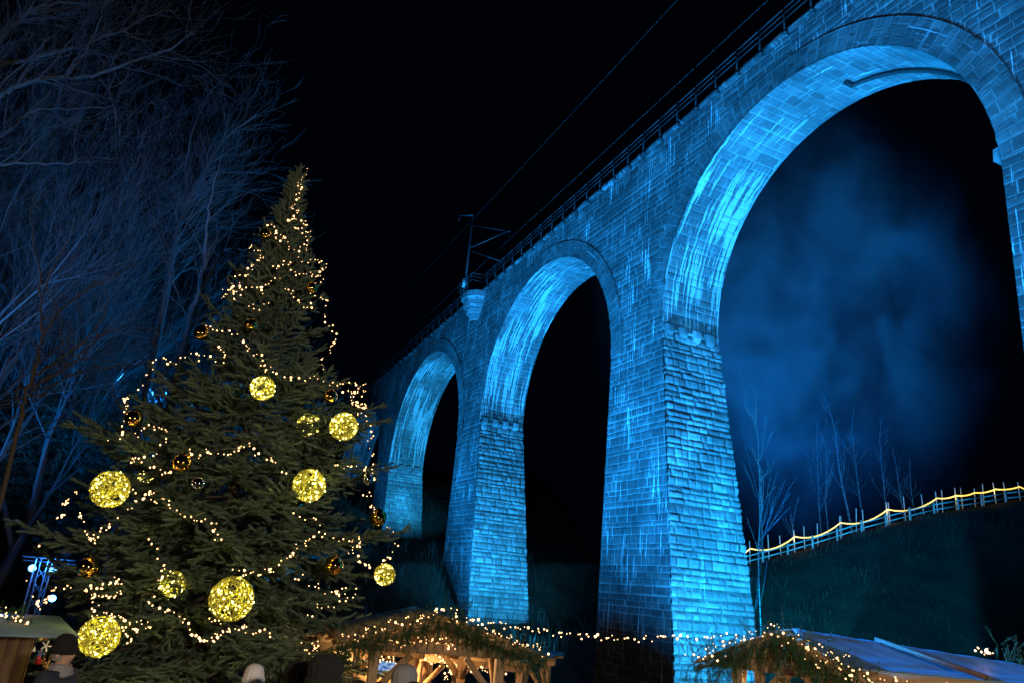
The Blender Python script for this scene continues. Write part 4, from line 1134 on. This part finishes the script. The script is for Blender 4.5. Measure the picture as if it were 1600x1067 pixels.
light_string(wavy([P(560, 1046, 15.2), P(590, 1032, 15.2), P(606, 1026, 15.2), P(622, 1034, 15.2)], 9, .05, rl2), 'fairy lights around the little screen of the food stall', 'fairy lights on the market roofs', 26, jit=.05, bs=1.0, r=rl2)
# second pavilion with the blue roof
A3 = P(652, 1067, 17.5); B3 = P(812, 1067, 16.8)
r_, W3 = pavilion('market_pavilion', 'far pavilion with pale blue lit tarpaulin roof seen under the left pavilion', A3, B3, 2.4, P(800, 1048, 17).z, P(735, 1022, 17).z, over=.3, tarp=True)
light_string(wavy(line(W3, [(0.0, -.3, W3.hp+.05), (W3.wd*.45, -.3, W3.hp+.0), (W3.wd*.9, -.3, W3.hp-.02)]), 14, .05, rl2), 'fairy lights along the eave of the far blue roofed pavilion', 'fairy lights on the market roofs', 44, jit=.05, bs=1.1, r=rl2)
light_string(wavy([P(683, 1025, 15.5), P(700, 1035, 15.5), P(706, 1050, 15.5), P(694, 1062, 15.5)], 9, .05, rl2), 'fairy lights wound on a post inside the left pavilion', 'fairy lights on the market roofs', 24, jit=.04, bs=1.0, r=rl2)
light_string(wavy([P(720, 1047, 15.8), P(718, 1058, 15.8), P(722, 1075, 15.8)], 8, .05, rl2), 'short column of fairy lights between two posts under the pavilion', 'fairy lights on the market roofs', 12, jit=.04, bs=1.0, r=rl2)
lamp('pavilion_lamp', W3(W3.mid, .8, W3.hp-.2), 40, (1, .55, .24), .1)
# right gable porch
A4 = P(1152, 1047, 10.9); B4 = P(1290, 1060, 10.4)
_, W4 = pavilion('timber_porch', 'timber porch gable heavy with fir branches below the near pier', A4, B4, 2.2, A4.z+.02, P(1200, 985, 10.6).z-.02, over=.50, foh=.42)
gl = line(W4, [(-W4.over, -W4.foh-.03, W4.ze+.05), (W4.mid, -W4.foh-.03, W4.hr+.05), (W4.wd+W4.over, -W4.foh-.03, W4.ze+.05)])
fir_garland(gl, 'thick fir branches covering the gable of the right porch', .12, 110, .46, 6)
light_string(wavy(gl, 22, .08, rl2, .03), 'warm fairy lights over the fir covered right porch gable', 'fairy lights on the market roofs', 76, jit=.07, bs=.85, r=rl2)
light_string(wavy(line(W4, [(.9, -.5, W4.hp+.45), (1.0, -.5, W4.hp+.2), (1.35, -.5, W4.hp+.35), (1.5, -.5, W4.hp+.0), (1.75, -.5, W4.hp+.1)]), 9, .06, rl2), 'loose fairy lights hanging in the fir at the right of the porch', 'fairy lights on the market roofs', 30, jit=.06, bs=.85, r=rl2)
lamp('porch_lamp', W4(W4.mid, .6, W4.hp-.15), 30, (1, .60, .26), .1)
# long hut roof to the right
def levelY(px, py, z):
    d = Fv*F_PX+Rv*(px-800)+Uv*(533.5-py); return d[1]*z/d[2]
R1 = P(1238, 981, 11.4); R2 = P(1690, 1052, 11.0)
E1 = P(1336, 1044, 9.9); E2 = P(1740, 1080, 9.5)
hut = empty('market_hut', (R1.x, R1.y, gz(R1.x, R1.y)), label='long market hut with wrinkled blue tarpaulin roof at the lower right', cat='market hut')
ho = Vector(hut.location)
m = MB(); nu, nv = 60, 22; V = []
for j in range(nv):
    for i in range(nu):
        a = R1.lerp(R2, i/(nu-1)); b = E1.lerp(E2, i/(nu-1)); p = a.lerp(b, j/(nv-1))
        p.z += .012*math.sin(i*.2+j*.5+2*math.sin(j*.4))*math.sin(j/(nv-1)*PI)+.004*math.sin(i*.9-j*.8)-.05*math.sin(j/(nv-1)*PI); V.append(p-ho)
Q = [(j*nu+i, j*nu+i+1, (j+1)*nu+i+1, (j+1)*nu+i) for j in range(nv-1) for i in range(nu-1)]
back = [(R1+(R1-E1)*Vector((1, 1, 0)).x*0 + Vector(((R1-E1).x, (R1-E1).y, -(R1-E1).z))) - ho, (R2+Vector(((R2-E2).x, (R2-E2).y, -(R2-E2).z))) - ho]
m.add(V, [q_[::-1] for q_ in Q]); m.add([R1-ho, R2-ho, back[1], back[0]], [(0, 1, 2, 3)])
o = m.build('roof', M_tarp, hut, smooth=True); sdf = o.modifiers.new('thick', 'SOLIDIFY'); sdf.thickness = .025
m = MB(); a = R1.lerp(R2, .30); b = E1.lerp(E2, .52); m.beam(a-ho+Vector((0, 0, .03)), b-ho+Vector((0, 0, .03)), .07, .05); m.build('batten', M_dwood, hut)
m = MB(); m.beam(E1-ho+Vector((0, 0, -.09)), E2-ho+Vector((0, 0, -.09)), .04, .15); m.build('eave_board', M_wood, hut)
inn = lambda p: p+(Vector((R1.x-E1.x, R1.y-E1.y, 0))).normalized()*.45
m = MB(); a = inn(E1)-ho; b = inn(E2)-ho; nbd = 34
for k in range(nbd):
    p0 = a.lerp(b, k/nbd); p1 = a.lerp(b, (k+.96)/nbd); V = [(p0.x, p0.y, 0), (p1.x, p1.y, 0), (p1.x, p1.y, p1.z-.06), (p0.x, p0.y, p0.z-.06)]; n_ = (Vector(b-a).cross(Vector((0, 0, 1)))).normalized()*-.03
    V += [(v[0]+n_.x, v[1]+n_.y, v[2]) for v in V]; m.add(V, [(0,3,2,1),(4,5,6,7),(0,1,5,4),(1,2,6,5),(2,3,7,6),(3,0,4,7)])
m.build('wall', M_wood, hut)
ee = [E1.lerp(E2, t)+Vector((0, -.04, -.12)) for t in np.linspace(0.02, .9, 6)]
light_string(wavy(ee, 14, .05, rl2), 'fairy lights under the eave of the long tarpaulin roofed hut', 'fairy lights on the market roofs', 60, jit=.05, bs=.8, r=rl2)
for t in (.25, .6): lamp('eave_lamp', E1.lerp(E2, t)+Vector((-.1, .1, -.35)), 12, (1, .58, .24), .08)
st = P(1535, 1016, 10.9)
light_string(wavy([st+Vector((-.14, 0, -.02)), st, st+Vector((.10, 0, .05)), st+Vector((0.02, 0, -.05)), st+Vector((.16, 0, -.04))], 5, .03, rl2), 'small bright tuft of lights on the ridge of the long hut', 'fairy lights on the market roofs', 12, jit=.03, bs=1.2, r=rl2)
fir_garland([P(1562, 1008, 11.6), P(1600, 1022, 11.5), P(1650, 1036, 11.4)], 'fir branches lying behind the ridge at the lower right corner', .10, 70, .2, 8)
# chain of lights between the two pavilions, in front of the near pier
ch = []
a = P(760, 972, 12.4); b = P(1135, 992, 10.8)
for t in np.linspace(0, 1, 40): p = a.lerp(b, t); p.z -= .22*4*t*(1-t)*.55-.0; ch.append(p+Vector((0, 0, rl2.uniform(-.02, .02))))
light_string(ch, 'chain of lights strung across in front of the near pier', None, 64, jit=.04, bs=1.05, r=rl2)

# left hut
LH = P(-40, 1000, 10.0); RH = P(50, 1000, 10.4)
hutl = empty('market_hut', (LH.x, LH.y, gz(LH.x, LH.y)), label='dark brown wooden hut with blue lit roof at the lower left corner', cat='market hut')
ho = Vector(hutl.location); m = MB(); zt_ = P(30, 985, 10.2).z
ax = (RH-LH); ax.z = 0; axn = ax.normalized(); pn = Vector((-axn.y, axn.x, 0)); a0 = LH-axn*2
nb = 20; Lw = (RH-a0); Lw.z = 0; Lw = Lw.length
for k in range(nb):
    p0 = a0+axn*Lw*k/nb; p1 = a0+axn*Lw*(k+.97)/nb
    V = [(p0.x, p0.y, ho.z), (p1.x, p1.y, ho.z), (p1.x, p1.y, zt_), (p0.x, p0.y, zt_)]; V += [(v[0]+pn.x*.03, v[1]+pn.y*.03, v[2]) for v in V]
    m.add([(v[0]-ho.x, v[1]-ho.y, v[2]-ho.z) for v in V], [(0,3,2,1),(4,5,6,7),(0,1,5,4),(1,2,6,5),(2,3,7,6),(3,0,4,7)])
m.build('front_wall', M_dwood, hutl)
m = MB(); p0 = Vector((RH.x, RH.y, 0))
V = [p0, p0+pn*1.8, p0+pn*1.8+axn*.03, p0+axn*.03]
V = [(v.x-ho.x, v.y-ho.y, 0) for v in V]+[(v.x-ho.x, v.y-ho.y, zt_-ho.z) for v in V]
m.add(V, [(0,3,2,1),(4,5,6,7),(0,1,5,4),(1,2,6,5),(2,3,7,6),(3,0,4,7)]); m.build('side_wall', M_dwood, hutl)
m = MB(); c0 = a0-axn*.2-pn*.35; c1 = Vector((RH.x, RH.y, 0))+axn*.45-pn*.35
V = []
for v, z_ in ((c0, zt_-.02), (c1, zt_-.02), (c1+pn*1.3, zt_+.12), (c0+pn*1.3, zt_+.12), (c1+pn*2.6, zt_-.02), (c0+pn*2.6, zt_-.02)): V.append((v.x-ho.x, v.y-ho.y, z_-ho.z))
m.add(V, [(0, 1, 2, 3), (3, 2, 4, 5)]); o = m.build('roof', M_tarp, hutl); sdf = o.modifiers.new('thick', 'SOLIDIFY'); sdf.thickness = .03
gl = [P(-30, 948, 10.6), P(0, 958, 10.6), P(30, 968, 10.6), P(46, 974, 10.6)]
fir_garland(gl, 'short fir garland on the roof of the lower left hut', .06, 80, .12, 9)
light_string(wavy(gl, 12, .05, rl2), 'dense fairy lights on the roof of the lower left hut', 'fairy lights on the market roofs', 48, jit=.05, bs=.9, r=rl2)
# ornaments for sale hanging on the corner of that hut
M_cols = [plain('red_glaze', (.45, .03, .04), .3), plain('gold_straw', (.55, .38, .12), .5), plain('white_paper', (.7, .7, .66), .7), plain('blue_glaze', (.08, .25, .6), .3), plain('copper_tin', (.6, .3, .15), .35, .8)]
rg = np.random.RandomState(17)
for k in range(15):
    px, py = rg.uniform(52, 80), rg.uniform(985, 1066); p = P(px, py, rg.uniform(10.2, 10.6))
    m = MB(); rad = rg.uniform(.025, .05)
    if k % 3 == 0: m.ball((0, 0, 0), rad, 10, 7)
    elif k % 3 == 1:
        for a in range(5): m.beam((0, 0, 0), (math.cos(a*1.257)*rad*1.5, 0, math.sin(a*1.257)*rad*1.5), rad*.35, .012)
    else: m.lathe([(.001, rad*1.4), (rad*.5, rad*.5), (rad, -rad), (.001, -rad*.8)], 10)
    m.tube([(0, 0, rad), (0, 0, rad+.08)], .002, 3)
    kind = ['ball', 'star', 'bell'][k % 3]; cn = ['red', 'gold', 'white', 'blue', 'copper'][k % 5]
    o = m.build('ornament', M_cols[k % 5], None, smooth=k % 3 != 1); o.location = p
    tag(o, f'{cn} {kind} ornament hanging for sale at the left hut', 'ornament', 'ornaments for sale at the left hut')
lamp('hut_lamp', P(72, 1020, 10.0), 2.0, (1, .66, .34), .06)

# ------------------------------------------------------------------ stage light tower
tw = P(58, 920, 28); tg = gz(tw.x, tw.y)
tower = empty('light_tower', (tw.x, tw.y, tg), .15, label='slim aluminium truss tower with blue stage lamps left of the tree', cat='light tower')
Ht = P(62, 872, 28).z-tg
m = MB()
for dx, dy in ((-.2, -.2), (.2, -.2), (.2, .2), (-.2, .2)): m.tube([(dx, dy, 0), (dx, dy, Ht)], .032, 6)
for k in range(int(Ht/.5)):
    z0 = k*.5
    for a, b in (((-.2, -.2), (.2, -.2)), ((.2, -.2), (.2, .2)), ((.2, .2), (-.2, .2)), ((-.2, .2), (-.2, -.2))):
        m.tube([(a[0], a[1], z0), (b[0], b[1], z0+.5)], .012, 4)
m.build('truss', M_alu, tower)
m = MB(); m.tube([(-.75, 0, Ht+.03), (1.0, 0, Ht+.03)], .03, 6); m.tube([(-.75, .12, Ht-.1), (1.0, .12, Ht-.1)], .02, 6); m.build('crossbar', M_alu, tower)
M_lens = emit('blue_lens', (.08, .36, 1.0), 12)
for k, (lx, lz, lit) in enumerate([(-.28, -.32, 1), (.40, -.32, 1), (.85, -.25, 0), (.62, -1.25, 1), (.70, .28, 0)]):
    m = MB(); m.lathe([(.001, .13), (.09, .12), (.13, -.02), (.14, -.10), (.125, -.10), (.1, 0)], 14)
    o = m.build('lamp_head', M_dsteel, tower, smooth=True); o.location = (lx, -.15, Ht+lz); o.rotation_euler = (math.radians(-78), 0, .35)
    m = MB(); m.lathe([(.001, -.085), (.118, -.085)], 14); m.lathe([(.118, -.086), (.001, -.09)], 14)
    l_ = m.build('lens', M_lens if lit else M_dsteel, o)
    m = MB(); m.tube([(0, .0, .0), (0, .02, -lz if lz < 0 else -.2)], .012, 4); y_ = m.build('yoke', M_dsteel, tower); y_.location = (lx, -.12, Ht+lz)

# ------------------------------------------------------------------ people
M_skin = plain('skin', (.50, .30, .22), .5, var=.08)
def skin_obj(name, J, Ed, parent, mat, root=0, lvl=2):
    me = bpy.data.meshes.new(name); me.from_pydata([j[0] for j in J], Ed, []); o = link(name, me, mat, parent)
    md = o.modifiers.new('skin', 'SKIN'); md.use_smooth_shade = True
    for v, j in zip(me.skin_vertices[0].data, J):
        r = j[1]; v.radius = (r, r) if np.isscalar(r) else r
    me.skin_vertices[0].data[root].use_root = True
    sb = o.modifiers.new('sub', 'SUBSURF'); sb.levels = lvl; sb.render_levels = lvl
    return o
def person(loc, face, H, coat, trousers, hat, hatm, label, glasses=False, hair=None):
    root = empty('person', loc, face, label=label, cat='person'); k = H/1.78
    J = [((0, 0, .95), .12), ((0, 0, 1.12), .115), ((0, .01, 1.32), (.15, .12)), ((0, 0, 1.47), .06), ((0, .015, 1.545), .065), ((0, .03, 1.62), (.078, .088)), ((0, .02, 1.70), (.082, .10)), ((0, .01, 1.76), (.05, .06)),
         ((0, .115, 1.60), .016), ((0, .125, 1.635), .010)]
    Ed = [(0, 1), (1, 2), (2, 3), (3, 4), (4, 5), (5, 6), (6, 7), (5, 8), (8, 9)]
    for sg in (-1, 1):
        b = len(J)
        J += [((sg*.09, 0, .88), .095), ((sg*.10, .01, .48), .06), ((sg*.10, -.02, .09), .04), ((sg*.11, .14, .04), .035)]
        Ed += [(0, b), (b, b+1), (b+1, b+2), (b+2, b+3)]
        b = len(J)
        J += [((sg*.18, 0, 1.42), .058), ((sg*.235, -.03, 1.13), .042), ((sg*.22, .10, .90), .028), ((sg*.215, .135, .83), (.034, .016))]
        Ed += [(2, b), (b, b+1), (b+1, b+2), (b+2, b+3)]
        for f_, (ox, oy, oz, ln) in enumerate([(-.03, .02, -.06, .055), (-.012, .03, -.075, .06), (.008, .03, -.075, .06), (.026, .025, -.065, .05)]):
            c = len(J); J += [((sg*.215+ox*.8, .135+oy, .83+oz*.75), .0085), ((sg*.215+ox*.9, .135+oy+.01, .83+oz*.75-ln*.6), .0075)]; Ed += [(b+3, c), (c, c+1)]
        c = len(J); J += [((sg*.19, .165, .82), .0095), ((sg*.185, .185, .785), .008)]; Ed += [(b+3, c), (c, c+1)]
    body = skin_obj('body', J, Ed, root, M_skin)
    cj = [((0, 0, .80), (.19, .155)), ((0, 0, 1.12), (.185, .15)), ((0, .01, 1.33), (.20, .15)), ((0, -.005, 1.46), (.11, .10)), ((0, 0, 1.52), (.085, .085))]; ce = [(0, 1), (1, 2), (2, 3), (3, 4)]
    for sg in (-1, 1):
        b = len(cj); cj += [((sg*.20, 0, 1.41), .085), ((sg*.255, -.03, 1.13), .072), ((sg*.235, .09, .93), .05)]; ce += [(2, b), (b, b+1), (b+1, b+2)]
    skin_obj('coat', cj, ce, root, coat)
    tj = [((0, 0, .92), (.15, .12))]; te = []
    for sg in (-1, 1):
        b = len(tj); tj += [((sg*.10, 0, .80), .11), ((sg*.105, .01, .48), .08), ((sg*.105, -.02, .12), .065)]; te += [(0, b), (b, b+1), (b+1, b+2)]
    skin_obj('trousers', tj, te, root, trousers)
    m = MB()
    if hat == 'beanie': pr = [(.100, 1.635), (.109, 1.665), (.106, 1.70), (.099, 1.745), (.078, 1.79), (.045, 1.815), (.001, 1.822)]
    elif hat == 'bulky': pr = [(.112, 1.60), (.122, 1.64), (.118, 1.66), (.124, 1.70), (.122, 1.76), (.095, 1.81), (.05, 1.835), (.001, 1.84)]
    else: pr = [(.098, 1.60), (.108, 1.66), (.104, 1.73), (.075, 1.79), (.03, 1.81), (.001, 1.812)]
    m.lathe(pr, 56, (0, -.0, 0), 1.0, 1.16)
    if hat != 'hair':
        Vh = m.V[0]; ph = np.arange(56) % 4; f_ = np.where(ph < 2, 1.022, .975); Vh = Vh.reshape(-1, 56, 3); Vh[..., :2] *= f_[None, :, None]; m.V[0] = Vh.reshape(-1, 3)
        c_ = MB(); z0 = pr[0][1]; r0 = pr[1][0]*1.01; c_.lathe([(r0*.93, z0-.012), (r0*1.03, z0-.010), (r0*1.07, z0+.02), (r0*1.05, z0+.048), (r0*.96, z0+.056)], 56, (0, 0, 0), 1.0, 1.16)
        Vh = c_.V[0].reshape(-1, 56, 3); Vh[..., :2] *= f_[None, :, None]; c_.V[0] = Vh.reshape(-1, 3); c_.build('cuff', hatm, root, smooth=True)
    sc2 = MB(); t_ = np.linspace(0, 2*PI, 26)
    for q_ in range(3): sc2.tube([((.082+.012*q_)*math.cos(a), .005+(.085+.012*q_)*math.sin(a)+.004*math.sin(a*5+q_), 1.497-.030*q_+.008*math.sin(a*3+q_)) for a in t_], .030, 8, False)
    sc2.build('scarf', C_grey if hatm is not C_grey else C_black, root, smooth=True)
    o = m.build('hair' if hat == 'hair' else 'beanie', hatm, root, smooth=True)
    for sg in (-1, 1):
        m = MB(); m.ball((sg*.096, .005, 1.615), .03, 8, 7, (.45, .8, 1.15)); m.build('ear', M_skin, root, smooth=True)
    if hat != 'hair':
        m = MB(); m.lathe([(.088, 1.56), (.097, 1.60), (.099, 1.64)], 16, (0, -.022, 0), 1, 1.02); m.build('hair', hair or plain('grey_hair', (.25, .22, .20), .8), root, smooth=True)
    if glasses:
        m = MB()
        for sg in (-1, 1):
            t = np.linspace(0, 2*PI, 14); m.tube([(sg*.037+.026*math.cos(a), .128, 1.655+.020*math.sin(a)) for a in t], .0022, 4, False); m.tube([(sg*.063, .126, 1.658), (sg*.097, .01, 1.65)], .0025, 4)
        m.tube([(-.011, .13, 1.658), (.011, .13, 1.658)], .002, 4); m.build('glasses', M_dsteel, root)
    root.scale = (k, k, k); return root
def wool(name, c): 
    q = NT(name); tc = q.n('TexCoord').outputs['Object']; wv = q.n('TexWave'); wv.inputs['Scale'].default_value = 60; wv.inputs['Distortion'].default_value = 2; q.l(tc, wv.inputs[0])
    q.set(q.mix(wv.outputs['Fac'], tuple(v*.75 for v in c), c), .95); q.bump(wv.outputs['Fac'], .3, .004); return q.m
C_black = wool('black_wool', (.009, .0085, .009)); C_white = wool('white_wool', (.80, .78, .82)); C_navy = plain('navy_coat', (.018, .022, .045), .8); C_dark = plain('dark_coat', (.02, .02, .022), .8)
C_jean = plain('dark_denim', (.03, .04, .07), .9); C_grey = wool('grey_wool', (.30, .29, .31)); C_hair = plain('dark_hair', (.02, .015, .012), .6)
def stand(px, py, Y, face, coat, tr, hat, hm, label, Hmin=1.6, Hmax=1.92, **k):
    p = P(px, py, Y); g = gz(p.x, p.y); H = (p.z-g)/1.822*1.78
    return person((p.x, p.y, g), math.radians(face), H, coat, tr, hat, hm, label, **k)
stand(107, 989, 8.6, -100, C_navy, C_jean, 'beanie', C_black, 'person in navy coat and black beanie facing right at the lower left')
stand(511, 1024, 7.2, -75, C_dark, C_jean, 'bulky', C_black, 'person in black beanie and glasses nearest the camera, facing right', glasses=True)
stand(470, 1036, 7.7, -110, C_dark, C_jean, 'bulky', C_black, 'person in black hat just left of the nearest person')
stand(400, 1036, 9.0, 15, C_dark, C_jean, 'beanie', C_white, 'person in white knitted beanie standing under the Christmas tree')
stand(634, 1040, 10.0, 170, C_grey, C_jean, 'bulky', C_grey, 'person in grey patterned beanie beside the pavilion post')
stand(562, 1060, 9.5, 20, C_dark, C_jean, 'hair', C_hair, 'dark haired person low at the frame edge beside the black beanie')
stand(594, 1063, 10.5, -20, C_dark, C_jean, 'hair', C_hair, 'dark haired person in front of the glowing food stall')
stand(648, 1062, 8.0, 10, C_dark, C_jean, 'hair', C_hair, 'dark haired person at the bottom edge under the pavilion')
lamp('stage_lamp_spill', (tw.x+.1, tw.y-.7, tg+Ht-.2), 140, (.02, .22, 1.0), .1)
